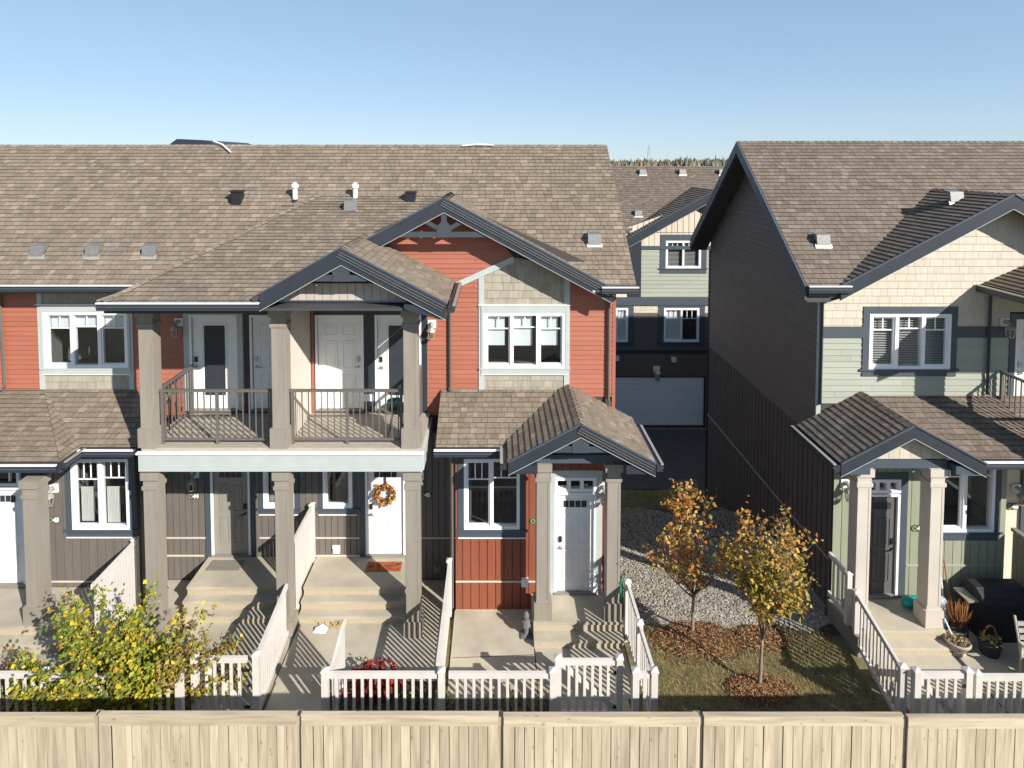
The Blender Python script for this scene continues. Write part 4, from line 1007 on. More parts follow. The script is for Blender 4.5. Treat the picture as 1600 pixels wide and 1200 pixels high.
barge(rb, (6.2, py_ - .01, 3.54), (PX, py_ - .01, PZ), .2); barge(rb, (PX, py_ - .01, PZ), (8.82, py_ - .01, 3.53), .2)
tw = MB().prism([(PX - 1.1, 10.92, 3.52), (PX + 1.1, 10.92, 3.52), (PX, 10.92, PZ - .1)], (0, .08, 0)).build('gable_wall', 'roof_deck', rb)
cover('gable_board', 'beige_shake', tw, [(PX - 1.05, 10.91, 3.53), (PX + 1.05, 10.91, 3.53), (PX, 10.91, PZ - .12)], -ZA, XA, .2, 20, 20, .012, .012, shift=False, vgap=.006)
MB().prism([(PX - 1.2, py_ + .05, 3.54), (PX, py_ + .05, PZ - .1), (PX + 1.2, py_ + .05, 3.54), (PX + 1.2, py_ + .05, 3.50), (PX, py_ + .05, PZ - .14), (PX - 1.2, py_ + .05, 3.50)], (0, .18, 0)).build('soffit', 'soffit', rb)
for a, b in ((6.22, 6.75), (8.3, 8.81)): MB().box(a, b, py_ + .03, py_ + .28, 3.33, 3.48).build('return_box', 'slate_trim', rb)
gutter(rb, (6.19, py_, 3.52), (6.19, R - .02, 3.52), (-1, 0, 0)); gutter(rb, (8.85, 10.98, 3.46), (11.3, 10.98, 3.46), (0, -1, 0)); box('eave_soffit', 'slate_trim', rb, 8.85, 11.25, 11.02, RB, 3.26, 3.32)
stoop('two concrete steps up to the green siding porch at right', 6.78, 8.27, RB - .03, [(10.80, .36), (10.62, .18)])

# ================================================================== building behind the gap
K = 23.5
bk = thing('townhouse', 'distant townhouse beyond the gap with sage siding, cream gable and garage door', 'townhouse', (7.0, K, -1.55))
kx0, kx1 = 2.0, 16.0; kc = atx(1001, 460, K)
wk = (atx(1040, 395, K), atx(1095, 395, K), atz(0, 419, K), atz(0, 376, K)); wm = (atx(1037, 508, K), atx(1092, 508, K), atz(0, 534, K), atz(0, 481, K)); wn = (atx(945, 508, K), atx(981, 508, K), atz(0, 534, K), atz(0, 481, K))
gd = (atx(948, 630, K), atx(1100, 630, K), atz(0, 665, K), atz(0, 590, K))
zb0, zb1 = atz(0, 468, K), atz(0, 388, K)
kw = wallsheet('wall', 'roof_deck', bk, quad(kx0, kx1, -1.7, 6.2, K + .02), XA, ZA, .2, [wk, wm, wn, gd])
lap(kw, 'green_lap', quad(kc, 12, zb0, zb1, K), [(wk[0] - .1, wk[1] + .1, wk[2] - .1, wk[3] + .1)], .16)
boards(kw, 'cream_board', quad(kc, 12, zb1, 6.2, K), [vr(wk[0] - .1, wk[1] + .1, wk[2] - .1, wk[3] + .1)], .22)
trim(kw, 'slate_trim', kc, 12, zb1 - .03, zb1 + .1, K, .05, 'belt_board'); trim(kw, 'slate_trim', kx0, 12, zb0 - .22, zb0 + .1, K, .06, 'belt_board')
shakes(kw, 'beige_shake', quad(kx0, 12, zb0 - .52, zb0 - .22, K), [(q[0] - .1, q[1] + .1, q[2] - .1, q[3] + .1) for q in (wm, wn)], .15)
lap(kw, 'brown_lap', quad(kx0, 12, -1.6, zb0 - .52, K), [(q[0] - .05, q[1] + .05, q[2] - .1, q[3] + .05) for q in (gd, wm, wn)], .2)
trim(kw, 'slate', kx0, 12, atz(0, 551, K), atz(0, 547, K), K, .05, 'belt_board')
box('corner_board', 'slate', kw, kc - .5, kc, K - .05, K + .02, zb0 + .1, 6.2); lap(kw, 'cream_board', quad(kx0, kc - .5, zb0, 6.2, K), (), .2)
for q in (wk, wm, wn): casing(kw, 'slate_trim', *q, K, .22, .24, .2, False); window(kw, *q, K, (1, 1), (3, 3), .26, dress=['slats', 'slats'] if q is wk else ([('roller', .0, 0, 0), None] if q is wm else [('roller', .0, 0, 0)] * 2), sash=False, frame=.08)
g = box('garage_door', 'garage', kw, *gd[:2], K + .05, K + .1, gd[2], gd[3])
for i in range(4):
    z0_ = gd[2] + (gd[3] - gd[2]) * i / 4; MB().box(gd[0] + .02, gd[1] - .02, K + .03, K + .05, z0_ + .012, z0_ + (gd[3] - gd[2]) / 4 - .012).build('door_panel', 'garage', g)
for px, py in ((963, 559), (1052, 561)): p = at(px, py, K); box('vent_cover', 'white_metal', kw, p.x - .09, p.x + .09, K - .12, K - .02, p.z - .09, p.z + .09)
pk = at(1025, 579, K); kl = thing('wall_lantern', 'pale lantern above the far garage door in the gap', 'lantern', tuple(pk), 'wall lanterns'); MB().lathe((pk.x, K - .2, pk.z - .3), [(.09, 0), (.12, .25), (.15, .27), (.03, .42)], 8).build('shade', 'pewter', kl); MB().box(pk.x - .12, pk.x + .12, K - .12, K - .03, pk.z - .05, pk.z + .2).build('back_plate', 'white_paint', kl)
p1 = at(1118, 297, K - .6); ky = K - .5 + (p1.z - 6.05) / .685
km = roofplane(bk, [(kx0, K - .5, 6.05), (p1.x - 3.6, K - .5, 6.05), (p1.x, ky, p1.z), (p1.x, K + 3.4, 8.7215), (kx0, K + 3.4, 8.7215)], BRN)
roofplane(bk, [(p1.x, ky, p1.z), (p1.x + 3.6, K - .5, 6.05), (kx1, K - .5, 6.05), (kx1, K + 3.4, 8.7215), (p1.x, K + 3.4, 8.7215)], BRN)
roofplane(bk, [(kx0, K + 3.4, 8.70), (kx1, K + 3.4, 8.70), (kx1, K + 7.2, 6.0), (kx0, K + 7.2, 6.0)], BRN)
kp = at(1093, 330, K - .5)
def kgable(px, py, half, y0, depth_):
    p = at(px, py, y0); z1 = p.z - .56 * half
    roofplane(bk, [(p.x, y0, p.z), (p.x, y0 + depth_, p.z), (p.x - half, y0 + .3, z1), (p.x - half, y0, z1)], BRN); roofplane(bk, [(p.x, y0, p.z), (p.x + half, y0, z1), (p.x + half, y0 + .3, z1), (p.x, y0 + depth_, p.z)], BRN)
    barge(bk, (p.x - half, y0 - .02, z1), (p.x, y0 - .02, p.z), .3); barge(bk, (p.x, y0 - .02, p.z), (p.x + half, y0 - .02, z1), .3)
    return p
p1 = kgable(1118, 297, 3.75, K - .6, ky - K + .6)
tri = MB().prism([(p1.x - 3.7, K - .02, 6.2), (p1.x + 3.7, K - .02, 6.2), (p1.x, K - .02, p1.z - .3)], (0, .1, 0)).build('gable_wall', 'roof_deck', bk)
cover('vertical_board', 'cream_board', tri, [(p1.x - 3.7, K - .03, 6.2), (p1.x + 3.7, K - .03, 6.2), (p1.x, K - .03, p1.z - .35)], -ZA, XA, .22, 20, 20, .016, .016, shift=False, vgap=.02)
gutter(bk, (kx0, K - .52, 6.0), (p1.x - 3.9, K - .52, 6.0), (0, -1, 0)); box('eave_soffit', 'slate', bk, kx0, p1.x - 3.7, K - .45, K - .06, 5.7, 5.78)
for px, py in ((1004, 268), (1066, 268), (1128, 268)): p = at(px, py, K + 2.9); vbox(km, 'low', (p.x, K + 2.9, 8.40))
p = at(997, 330, K + .6); vbox(km, 'low', (p.x, K + .6, 6.05 + 1.1 * .685))
for a in (kx0, kx1 - .2): MB().prism([(a, K + .23, -1.7), (a, K + 7, -1.7), (a, K + 7, 6.0), (a, K + 3.4, 8.5), (a, K + .23, 6.1)], (.2, 0, 0)).build('side_wall', 'brown_lap', bk)
# ================================================================== yards: paving, fences, planting
FY = 9.1
sheet('paving', 'concrete', -6.65, -4.0, 10.15, 11.40, .03); sheet('path', 'concrete', -4.95, -3.98, 8.7, 10.146, .026)
sheet('paving', 'concrete', -3.80, -1.05, 10.05, 11.40, .03); sheet('path', 'concrete', -3.78, -2.78, 8.7, 10.046, .026)
sheet('paving', 'concrete', -.82, 2.36, 9.72, 11.72, .03); sheet('path', 'concrete', 1.0, 2.2, 8.7, 9.716, .026)
sheet('paving', 'concrete', 6.75, 12.5, 9.25, 10.62, .03); sheet('paving', 'concrete', 8.29, 12.5, 10.624, 11.7, .028); sheet('path', 'concrete', 6.5, 7.45, 7.9, 9.246, .026)
sheet('paving', 'concrete', -11, -7.0, 9.6, 10.3, .03)
for a in (((.70, 9.73), (.70, 10.76)), ((8.30, 9.3), (8.30, 10.6)), ((-.8, 10.55), (.69, 10.62))):
    MB().prism([(a[0][0], a[0][1], .031), (a[1][0], a[1][1], .031), (a[1][0] + .018, a[1][1] + .01, .031), (a[0][0] + .018, a[0][1] + .01, .031)], (0, 0, .0025)).build('control_joint', 'soil', None, 'structure')
sheet('paving', 'concrete', -1.61, -.96, 9.2, 12.6, .022); sheet('paving', 'concrete', -7.05, -6.16, 10.2, 12.6, .022); sheet('paving', 'concrete', -4.018, -3.832, 8.7, 12.6, .018)
sheet('planting_bed', 'soil', -2.74, -1.02, 9.16, 10.046, .05); sheet('planting_bed', 'soil', -.8, .98, 9.16, 9.70, .05); sheet('planting_bed', 'soil', -8.6, -5.0, 9.16, 10.1, .05)
# white picket fences
X = lambda px, Y=FY: atx(px, 1050, Y)
pickets('picket_fence', (X(508), FY, 0), (X(690), FY, 0), 'white picket fence in front of the bed with red hydrangea', post=(True, True))
pickets('picket_fence', (X(691) + .1, FY, 0), (X(864), FY, 0), 'white picket fence in front of the red lower wall', post=(False, True))
pickets('picket_gate', (X(872, 9.35), 9.37, 0), (X(968, 9.35), 9.37, 0), 'closed white picket gate below the two column porch', post=(True, True), gate=True, brace=True, h=1.02, cat='gate', group='white picket gates')
pickets('picket_fence', (X(993), FY, 0), (X(1022), FY, 0), 'short two post picket panel at the corner of the brown lawn', post=(True, True), step=.09)
pickets('picket_fence', (X(1022), FY + .1, 0), (X(1022), 10.05, 0), 'side picket fence nearer the lawn corner post, beside the gravel', post=(False, True), h=1.07, step=.11)
pickets('picket_fence', (X(1022), 10.15, 0), (X(1022), 11.0, 0), 'side picket fence nearer the porch steps, beside the gravel', post=(False, True), h=1.12, step=.11)
pickets('picket_fence', (X(-250), FY, 0), (X(70), FY, 0), 'white picket fence at far left before the variegated shrub', post=(False, True))
pickets('picket_fence', (X(76), FY, 0), (X(280), FY, 0), 'white picket fence half hidden by the big yellow shrub', post=(False, True), h=1.0)
pickets('picket_gate', (X(304, 9.35), 9.37, 0), (X(386, 9.35), 9.37, 0), 'closed white picket gate beside the yellow shrub', post=(True, False), gate=True, brace=True, h=1.06, cat='gate', group='white picket gates')
pickets('picket_fence', (X(398, 9.3), 9.37, 0), (-3.92, 11.02, 0), 'side picket fence between yellow shrub yard and wreath yard', post=(True, False), h=1.08, step=.105)
pickets('picket_gate', (X(513), 9.25, 0), (X(541, 10.1), 10.08, 0), 'white picket gate standing open beside the red hydrangea', post=(False, False), h=.98, step=.09, gate=False, cat='gate', group='white picket gates', curve=.16)
pickets('picket_fence', (-.92, FY + .1, 0), (-.92, 11.62, 0), 'long side picket fence left of the red lower wall', post=(False, True), h=1.10, step=.105, postw=.09)
pickets('stair_railing', (-3.90, 11.42, .15), (-3.90, 12.55, .15), 'pale picket partition between the two balcony stoops', post=(False, True), h=1.55, z0=.0, step=.09, pw=.06, ph=1.56, cat='railing', group='stoop partitions')
pickets('stair_railing', (-7.14, 10.4, .05), (-7.14, 11.68, .05), 'pale picket partition behind the yellow shrub', post=(False, True), h=1.45, z0=.0, step=.09, pw=.06, ph=1.46, cat='railing', group='stoop partitions')
# right yard
pickets('picket_fence', (X(1417), 9.2, 0), (6.62, 10.78, .05), 'side picket fence between brown lawn and green townhouse', post=(True, True), h=1.02, step=.125)
pickets('picket_gate', (X(1432), FY, 0), (X(1512), FY, 0), 'closed white picket gate in front of the green townhouse', post=(True, True), gate=True, cat='gate', group='white picket gates', brace=True)
pickets('picket_fence', (X(1527), FY, 0), (X(1900), FY, 0), 'white picket fence at the right edge below the patio chair', post=(True, True), h=1.0)
pickets('stair_railing', (6.56, 10.95, .36), (6.56, 11.6, .36), 'short porch railing left of the green townhouse door', post=(True, False), h=.95, cat='railing', group='porch railings')
MB().box(6.55, 6.76, 10.6, RB - .04, -.05, .34).build('stoop_wall', 'foundation', rb)
pt = thing('privacy_partition', 'tall brown privacy partition in shade at right edge', 'partition', (10.2, 10.4, 0))
for i in range(20): MB().box(10.18, 10.22, 9.25 + i * .12, 9.362 + i * .12, .02, 1.70).build('board', 'column_tan', pt)
MB().box(10.15, 10.25, 9.24, 11.66, 1.701, 1.76).build('cap', 'column_tan', pt)
# porch railing with hose at unit 46
pickets('stair_railing', (2.30, 11.36, .36), (2.30, 11.70, .36), 'short white railing beside the right porch column', post=(False, False), h=.92, cat='railing', group='porch railings')
mb = MB(); pts = []
for i in range(90): a = i * .35; pts.append((2.42 + .03 * math.cos(a * .31), 11.25 + .13 * math.cos(a), .98 + .16 * math.sin(a) - .0035 * i))
mb.tube(pts, .009, 5); tag(mb.build('garden_hose', 'hose'), 'green garden hose coiled behind the right porch column', 'hose')
# ---- wood privacy fence
WY = 7.3
wf = thing('wood_fence', 'weathered cedar board fence along the bottom of the view', 'fence', (0, WY, 0))
posts_px = [-795, -480, -165, 150, 465, 780, 1092, 1410, 1725, 2040, 2355]
WT = atz(800, 1115, WY)
pm = MB().box(-.058, .058, -.009, .009, 0, 1.0).mesh('picket', 'cedar')
for i in range(len(posts_px) - 1):
    a, b = atx(posts_px[i], 1115, WY), atx(posts_px[i + 1], 1115, WY); dz = (.0, -.02, .0, .015, .01, .0)[i % 6]; zt = WT + dz + rnd.uniform(-.006, .006)
    tilt = rnd.uniform(-.008, .008)
    p0 = a + .05
    MB().box(p0 + .006, b - .012, WY - .035, WY - .012, zt - .135 - tilt, zt - .012).build('top_board', 'cedar_flat', wf)
    MB().box(p0, b - .006, WY - .040, WY + .018, zt - .010, zt + .006).build('cap_board', 'cedar_flat', wf)
    MB().box(p0 + .002, p0 + .11, WY - .036, WY - .012, .03, zt - .137).build('side_board', 'cedar', wf)
    MB().box(p0 + .112, p0 + .14, WY - .033, WY - .012, .03, zt - .137).build('side_batten', 'cedar', wf)
    n = 19; x0 = p0 + .15; st = (b - .02 - x0) / n
    for k in range(n):
        o = link('fence_picket', pm, wf, None, (x0 + st * (k + .5) + rnd.uniform(-.002, .002), WY + rnd.uniform(-.003, .003), .03)); o.scale = (st / .116 * .935, 1, zt - .06 + rnd.uniform(-.01, 0)); o.rotation_euler = (0, rnd.uniform(-.0012, .0012), 0)
    for zz in (.3, 1.1, zt - .1): MB().box(p0, b - .01, WY + .015, WY + .05, zz - .045, zz + .045).build('rail', 'cedar', wf)
    MB().box(a - .045, a + .045, WY + .0, WY + .09, 0, zt - .05).build('post', 'cedar', wf)
# ---- foliage helpers
def leaf(mb, p, s, col, n=None, drop=.4):
    """a folded leaf of four triangles"""
    d = Vector((rnd.gauss(0, 1), rnd.gauss(0, 1), rnd.gauss(-drop, .7))).normalized(); a = d.cross(Vector((rnd.gauss(0, 1), rnd.gauss(0, 1), rnd.gauss(0, 1)))).normalized(); u = d.cross(a)
    w_ = s * (.32 + .1 * rnd.random())
    mb.add([p, p + d * s * .5 + a * w_ + u * s * .12, p + d * s, p + d * s * .5 - a * w_ + u * s * .12, p + d * s * .5], [(0, 1, 4), (1, 2, 4), (2, 3, 4), (3, 0, 4)], col)
def shade(c, k): return (c[0] * k, c[1] * k, c[2] * k)
def pick(cols):
    r = rnd.random() * sum(c[0] for c in cols)
    for wgt, c in cols:
        r -= wgt
        if r <= 0: return shade(c, .75 + .5 * rnd.random())
    return cols[-1][1]
ORANGE = [(4, (.52, .25, .06)), (4, (.60, .37, .09)), (1, (.36, .15, .04)), (3, (.55, .43, .12)), (1, (.26, .24, .06))]
RUST = [(4, (.52, .21, .05)), (3, (.58, .32, .08)), (2, (.38, .14, .04)), (2, (.54, .40, .12))]
OLIVE = [(3, (.38, .32, .07)), (4, (.52, .38, .08)), (2, (.24, .22, .05)), (2, (.52, .26, .06))]
YELGRN = [(5, (.27, .31, .045)), (4, (.54, .43, .05)), (4, (.14, .19, .04)), (1, (.55, .33, .05))]
GREEN = [(4, (.20, .27, .045)), (3, (.32, .37, .05)), (2, (.50, .47, .06))]
BRONZE = [(4, (.22, .13, .05)), (3, (.33, .24, .07)), (2, (.40, .33, .08)), (1, (.15, .16, .04))]
def tree(label, base, height, trunk_h, r, spread, nb, palette, leaves, ls, seed):
    global rnd
    keep = rnd; rnd = random.Random(seed)
    base = Vector(base); t = thing('young_tree', label, 'tree', tuple(base), 'young autumn trees'); tips = []
    lean = Vector((rnd.uniform(-.03, .03), 0, 1))
    tr = [base + lean * (trunk_h * i / 5) + Vector((rnd.uniform(-.008, .008), rnd.uniform(-.008, .008), 0)) for i in range(6)]
    MB().tube(tr, [r * (1.25 if i == 0 else 1 - .07 * i) for i in range(6)], 10).build('trunk', 'bark', t, smooth=True)
    br = MB(); top = tr[-1]
    def grow(p, d, L, rad, lev):
        n = 4; pts = [p]
        for i in range(n):
            d = (d + Vector((rnd.gauss(0, .09), rnd.gauss(0, .09), .06))).normalized(); pts.append(pts[-1] + d * L / n)
            if lev > 0: tips.append((pts[-1], lev))
        br.tube(pts, [rad * (1 - .16 * i) for i in range(n + 1)], 5, caps=False)
        if lev < 2:
            for k in range(6 if lev == 0 else 4):
                q = pts[1 + rnd.randrange(n)]; a = rnd.uniform(0, 6.28); sd = Vector((math.cos(a), math.sin(a), rnd.uniform(.1, .6)))
                grow(q, (d * .75 + sd * .65).normalized(), L * rnd.uniform(.38, .6), rad * .5, lev + 1)
    for i in range(nb):
        a = 6.28 * i / nb + rnd.uniform(-.3, .3); st = top - lean * rnd.uniform(0, trunk_h * .35 if i % 2 else .05)
        grow(st, Vector((math.cos(a) * spread, math.sin(a) * spread, rnd.uniform(.8, 1.15))).normalized(), (height - trunk_h) * rnd.uniform(.55, .95), r * .45, 0)
    grow(top, Vector((0, 0, 1)), (height - trunk_h) * .9, r * .6, 0)
    br.build('branches', 'twig', t)
    lv = MB(); zlo = min(p.z for p, _ in tips); zhi = max(p.z for p, _ in tips)
    for i in range(leaves):
        p, l = rnd.choice(tips); u = (p.z - zlo) / (zhi - zlo)
        pal, keepit = palette(u, p - base)
        if rnd.random() > keepit: continue
        leaf(lv, p + Vector((rnd.gauss(0, .05), rnd.gauss(0, .05), rnd.gauss(0, .05))), ls * rnd.uniform(.55, 1.4), pick(pal), drop=.6)
    lv.build('crown', 'leafy', t); rnd = keep
    return t
g1, g2 = gnd(1082, 992), gnd(1187, 1077)
tree('sparse orange autumn tree, the farther one, beside the gravel', g1, 2.1, .85, .035, 1.0, 9, lambda u, d: (RUST + ORANGE, .9 if u > .5 else (.35 if u > .3 else .15)), 4200, .078, 11)
tree('fuller olive and orange autumn tree, the nearer one, on the lawn', g2, 2.48, .9, .036, .22, 8, lambda u, d: (OLIVE if u < .58 else ORANGE, .9 if u < .58 else .55), 3600, .074, 23)
def shrub(name, label, base, rx, ry, h, n, ls, pal, stems=14, seed=3, dense=1.0, long=0):
    global rnd
    keep = rnd; rnd = random.Random(seed); base = Vector(base)
    t = thing(name, label, 'shrub', tuple(base)); st = MB(); lv = MB(); tips = []
    for i in range(stems):
        a = 6.28 * i / stems + rnd.uniform(-.5, .5); f = math.sqrt(rnd.random()) * (1.25 if i < long else 1)
        e = base + Vector((math.cos(a) * rx * f, math.sin(a) * ry * f, h * (1.05 - .45 * f * f) * rnd.uniform(.55, 1.05) * (1.25 if i % 5 == 0 else 1)))
        m = base + (e - base) * .5 + Vector((0, 0, h * .12)); pts = []
        for k in range(9): u = k / 8; pts.append(base * (1 - u) ** 2 + m * 2 * u * (1 - u) + e * u * u)
        st.tube(pts, [.012 * (1 - .1 * k) for k in range(9)], 4, caps=False); tips += pts[2:] + pts[5:]
    st.build('stems', 'twig', t)
    for i in range(n):
        p = rnd.choice(tips) + Vector((rnd.gauss(0, .065 * dense), rnd.gauss(0, .065 * dense), rnd.gauss(0, .06 * dense)))
        u = (p.x - base.x) / rx
        if p.z < .03: p.z = .03 + rnd.random() * .2
        leaf(lv, p, ls * rnd.uniform(.5, 1.35), pick(pal(u, p.z / h)), drop=.5)
    lv.build('foliage', 'leafy', t); rnd = keep
    return t
shrub('autumn_shrub', 'large yellow and green autumn shrub spilling over the picket fence', (X(190, 9.2), 9.2, 0), 1.62, .55, 2.15, 11500, .076, lambda u, v: (BRONZE if u > .5 and rnd.random() < .75 else (YELGRN if u < .2 or v < .45 else GREEN + YELGRN[1:2])), 58, 5, long=14)
shrub('variegated_shrub', 'low pale variegated shrub at the far left fence', (X(15, 9.4), 9.5, 0), .75, .4, .95, 1500, .06, lambda u, v: [(4, (.42, .44, .22)), (3, (.16, .20, .06)), (1, (.40, .16, .05))], 18, 8)
shrub('red_perennial', 'small rust red plant at the foot of the far left fence', (X(30, 8.95), 8.95, 0), .22, .15, .22, 160, .07, lambda u, v: [(3, (.45, .10, .04)), (1, (.3, .06, .04))], 8, 9)
shrub('hydrangea', 'frost burnt red hydrangea behind the white fence', (X(585, 9.75), 9.72, 0), .50, .28, .62, 520, .11, lambda u, v: [(5, (.36, .045, .035)), (3, (.22, .03, .03)), (1, (.45, .30, .10)), (1, (.40, .16, .08))], 16, 10, dense=.8)
shrub('dry_perennial', 'dry yellow perennials behind the fence before the red wall', (X(800), 9.4, 0), .65, .12, .50, 260, .07, lambda u, v: [(3, (.22, .20, .05)), (2, (.35, .25, .08)), (1, (.12, .13, .04))], 18, 12)
shrub('climbing_weed', 'thin green weed beside the long side fence', (X(697, 9.5), 9.5, 0), .10, .12, .55, 40, .06, lambda u, v: GREEN, 5, 13)
shrub('hosta', 'dark green leafy plant low behind the wreath yard fence', (X(650, 9.5), 9.45, 0), .35, .15, .3, 160, .10, lambda u, v: [(2, (.07, .10, .035)), (1, (.16, .18, .05))], 10, 14)
shrub('bronze_perennial', 'small orange leafed plant by the fence at the right edge', (9.0, 9.35, 0), .22, .12, .4, 130, .06, lambda u, v: [(3, (.50, .22, .06)), (1, (.35, .28, .10))], 8, 17)
lv = MB()
for i in range(60): p = gnd(rnd.gauss(522, 12), rnd.gauss(974, 4), .03); leaf(lv, p + ZA * rnd.uniform(0, .06), .06, pick([(3, (.55, .38, .10)), (1, (.3, .2, .08))]))
lv.build('fallen_leaves', 'leafy', None, 'stuff')
# ---- lawn, mulch, gravel
LX0, LX1 = X(1024) + .06, 6.35
gr = MB()
for i in range(26000):
    x = rnd.uniform(LX0, LX1); y = rnd.uniform(8.2, 11.35)
    if rnd.random() < .25: x = rnd.uniform(2.5, 6.6); y = rnd.uniform(17.2, 18.8)
    z = ground_z(x, y); a = rnd.uniform(0, 6.28); h = rnd.uniform(.03, .075); b = Vector((math.cos(a), math.sin(a), 0)) * .005; tip = Vector((rnd.gauss(0, .03), rnd.gauss(0, .03), h))
    p = Vector((x, y, z)); gr.add([p - b, p + b, p + tip], [(0, 1, 2)], pick([(4, (.40, .31, .14)), (3, (.30, .25, .10)), (2, (.19, .19, .07)), (1, (.46, .38, .20))]))
gr.build('grass', 'leafy', None, 'stuff')
def mulch(c, rx, ry, n):
    mb = MB()
    for i in range(n):
        a = rnd.uniform(0, 6.28); f = math.sqrt(rnd.random()) * rnd.uniform(.8, 1.12); x, y = c[0] + math.cos(a) * rx * f, c[1] + math.sin(a) * ry * f
        z = .01 + .10 * max(0, 1 - f * f) + rnd.uniform(0, .02); t = rnd.uniform(0, 3.14); L = rnd.uniform(.025, .07); w_ = rnd.uniform(.007, .014)
        p = Vector((x, y, z)); d = Vector((math.cos(t), math.sin(t), rnd.gauss(0, .3))) * L; mb.bar(p - d * .5, p + d * .5, w_, .006, Vector((-math.sin(t), math.cos(t), 0)), pick([(4, (.20, .085, .04)), (3, (.30, .16, .07)), (3, (.11, .045, .025)), (2, (.42, .29, .15))]))
    return mb.build('mulch', 'chip', None, 'stuff')
mulch((g1.x + .02, g1.y - .18), .85, .50, 1500); mulch((g2.x, g2.y - .02), .62, .32, 900); mm = gnd(1190, 1000); mulch((mm.x - .05, mm.y), .58, .34, 800)
ico = None
def stones():
    mb = MB(); vs0 = [Vector(v) for v in ((1, 0, 0), (0, 1, 0), (-1, 0, 0), (0, -1, 0), (.5, .5, .8), (-.5, .45, .85), (-.45, -.5, .75), (.5, -.5, .8))]
    f0 = [(0, 1, 4), (1, 5, 4), (1, 2, 5), (2, 6, 5), (2, 3, 6), (3, 7, 6), (3, 0, 7), (0, 4, 7), (4, 5, 6, 7)]
    for i in range(48000):
        x = rnd.uniform(2.42, 6.55); y = 11.15 + 6.4 * rnd.random() ** 1.5
        if y > 17.2 + .25 * math.sin(x * 2): continue
        if y < 11.3 + .12 * math.sin(x * 5) + .08 * rnd.random(): continue
        r = rnd.uniform(.009, .022) * (1.5 if rnd.random() < .08 else 1); s = Vector((rnd.uniform(.8, 1.3), rnd.uniform(.8, 1.3), rnd.uniform(.6, 1.0))) * r; a = rnd.uniform(0, 6.28); ca, sa = math.cos(a), math.sin(a)
        c = Vector((x, y, ground_z(x, y) + .004 + rnd.random() * .012)); col = pick([(4, (.33, .295, .235)), (2, (.40, .37, .31)), (3, (.22, .195, .16)), (1, (.45, .43, .39))])
        mb.add([c + Vector((v.x * s.x * ca - v.y * s.y * sa, v.x * s.x * sa + v.y * s.y * ca, v.z * s.z + rnd.uniform(-.15, .15) * r)) for v in vs0], f0, col)
    return mb.build('gravel', 'stone', None, 'stuff')
stones()
gb = MB(); n_ = 20
for j in range(n_):
    y0, y1 = 11.12 + 6.3 * j / n_, 11.12 + 6.3 * (j + 1) / n_; gb.add([(2.38, y0, ground_z(3, y0) + .006), (6.6, y0, ground_z(3, y0) + .006), (6.6, y1, ground_z(3, y1) + .006), (2.38, y1, ground_z(3, y1) + .006)], [(0, 1, 2, 3)])
gb.build('gravel_base', 'soil', None, 'structure')
# ================================================================== small things
for px, py, Y_, lab in ((280, 503, W, 'lantern on red siding above the left balcony railing'), (675, 506, W, 'lantern on sunlit red siding right of the balcony'), (305, 740, W, 'lantern above the sign 44, half in shade'),
                        (85, 762, B, 'lantern above the sign 43 by the left window'), (656, 743, W, 'lantern in deep shade beside the wreath door column'), (942, 760, B, 'dark lantern behind the right porch column'),
                        (1320, 754, RB, 'lantern on the narrow green wall left of the porch column'), (1569, 503, R, 'lantern in shade beside the right balcony'), (1587, 762, R - .03, 'lantern at the right edge on cream wall')):
    p = at(px, py, Y_ - .016); lantern(p.x, p.z, Y_ - .016, lab)
for px, py, Y_, num, lab in ((85, 812, B, '43', 'house number sign left of the lower left window, under a lantern'), (303, 775, W, '44', 'house number sign left of the grey door'), (665, 773, W, '45', 'house number sign in deep shade right of the wreath door'),
                             (838, 814, B, '46', 'round end of a number sign, half behind the porch column'), (1434, 825, RB, '47', 'house number sign between the two beige porch columns'), (1582, 791, R - .03, '48', 'house number sign at the right edge on cream wall')):
    p = at(px, py, Y_ - .018); plaque(p.x, p.z, Y_ - .018, num, lab)
# wreath on the white door
wx, wz = (d45[0] + d45[1]) / 2 - .0, atz(601, 769, W); wr = thing('door_wreath', 'autumn wreath of orange and yellow leaves on white door', 'wreath', (wx, W, wz))
mb = MB(); rnd2 = rnd
for i in range(420):
    a = rnd.uniform(0, 6.28); q = rnd.uniform(0, 6.28); rr = .175 + .055 * math.cos(q) * rnd.random(); leaf(mb, Vector((wx + rr * math.cos(a), W - .05 - .04 * abs(math.sin(q)), wz + rr * math.sin(a))), rnd.uniform(.045, .09), pick([(4, (.62, .33, .06)), (3, (.45, .14, .05)), (2, (.70, .55, .30)), (2, (.20, .08, .05)), (1, (.20, .20, .07))]), drop=0)
mb.build('leaves', 'leafy', wr)
pts = [(wx + .17 * math.cos(k * .314), W - .03, wz + .17 * math.sin(k * .314)) for k in range(21)]; MB().tube(pts, .03, 6).build('ring', 'twig', wr)
MB().box(wx - .018, wx + .018, W - .012, W - .004, wz + .15, LD1 - .005).build('ribbon', 'ribbon', wr)
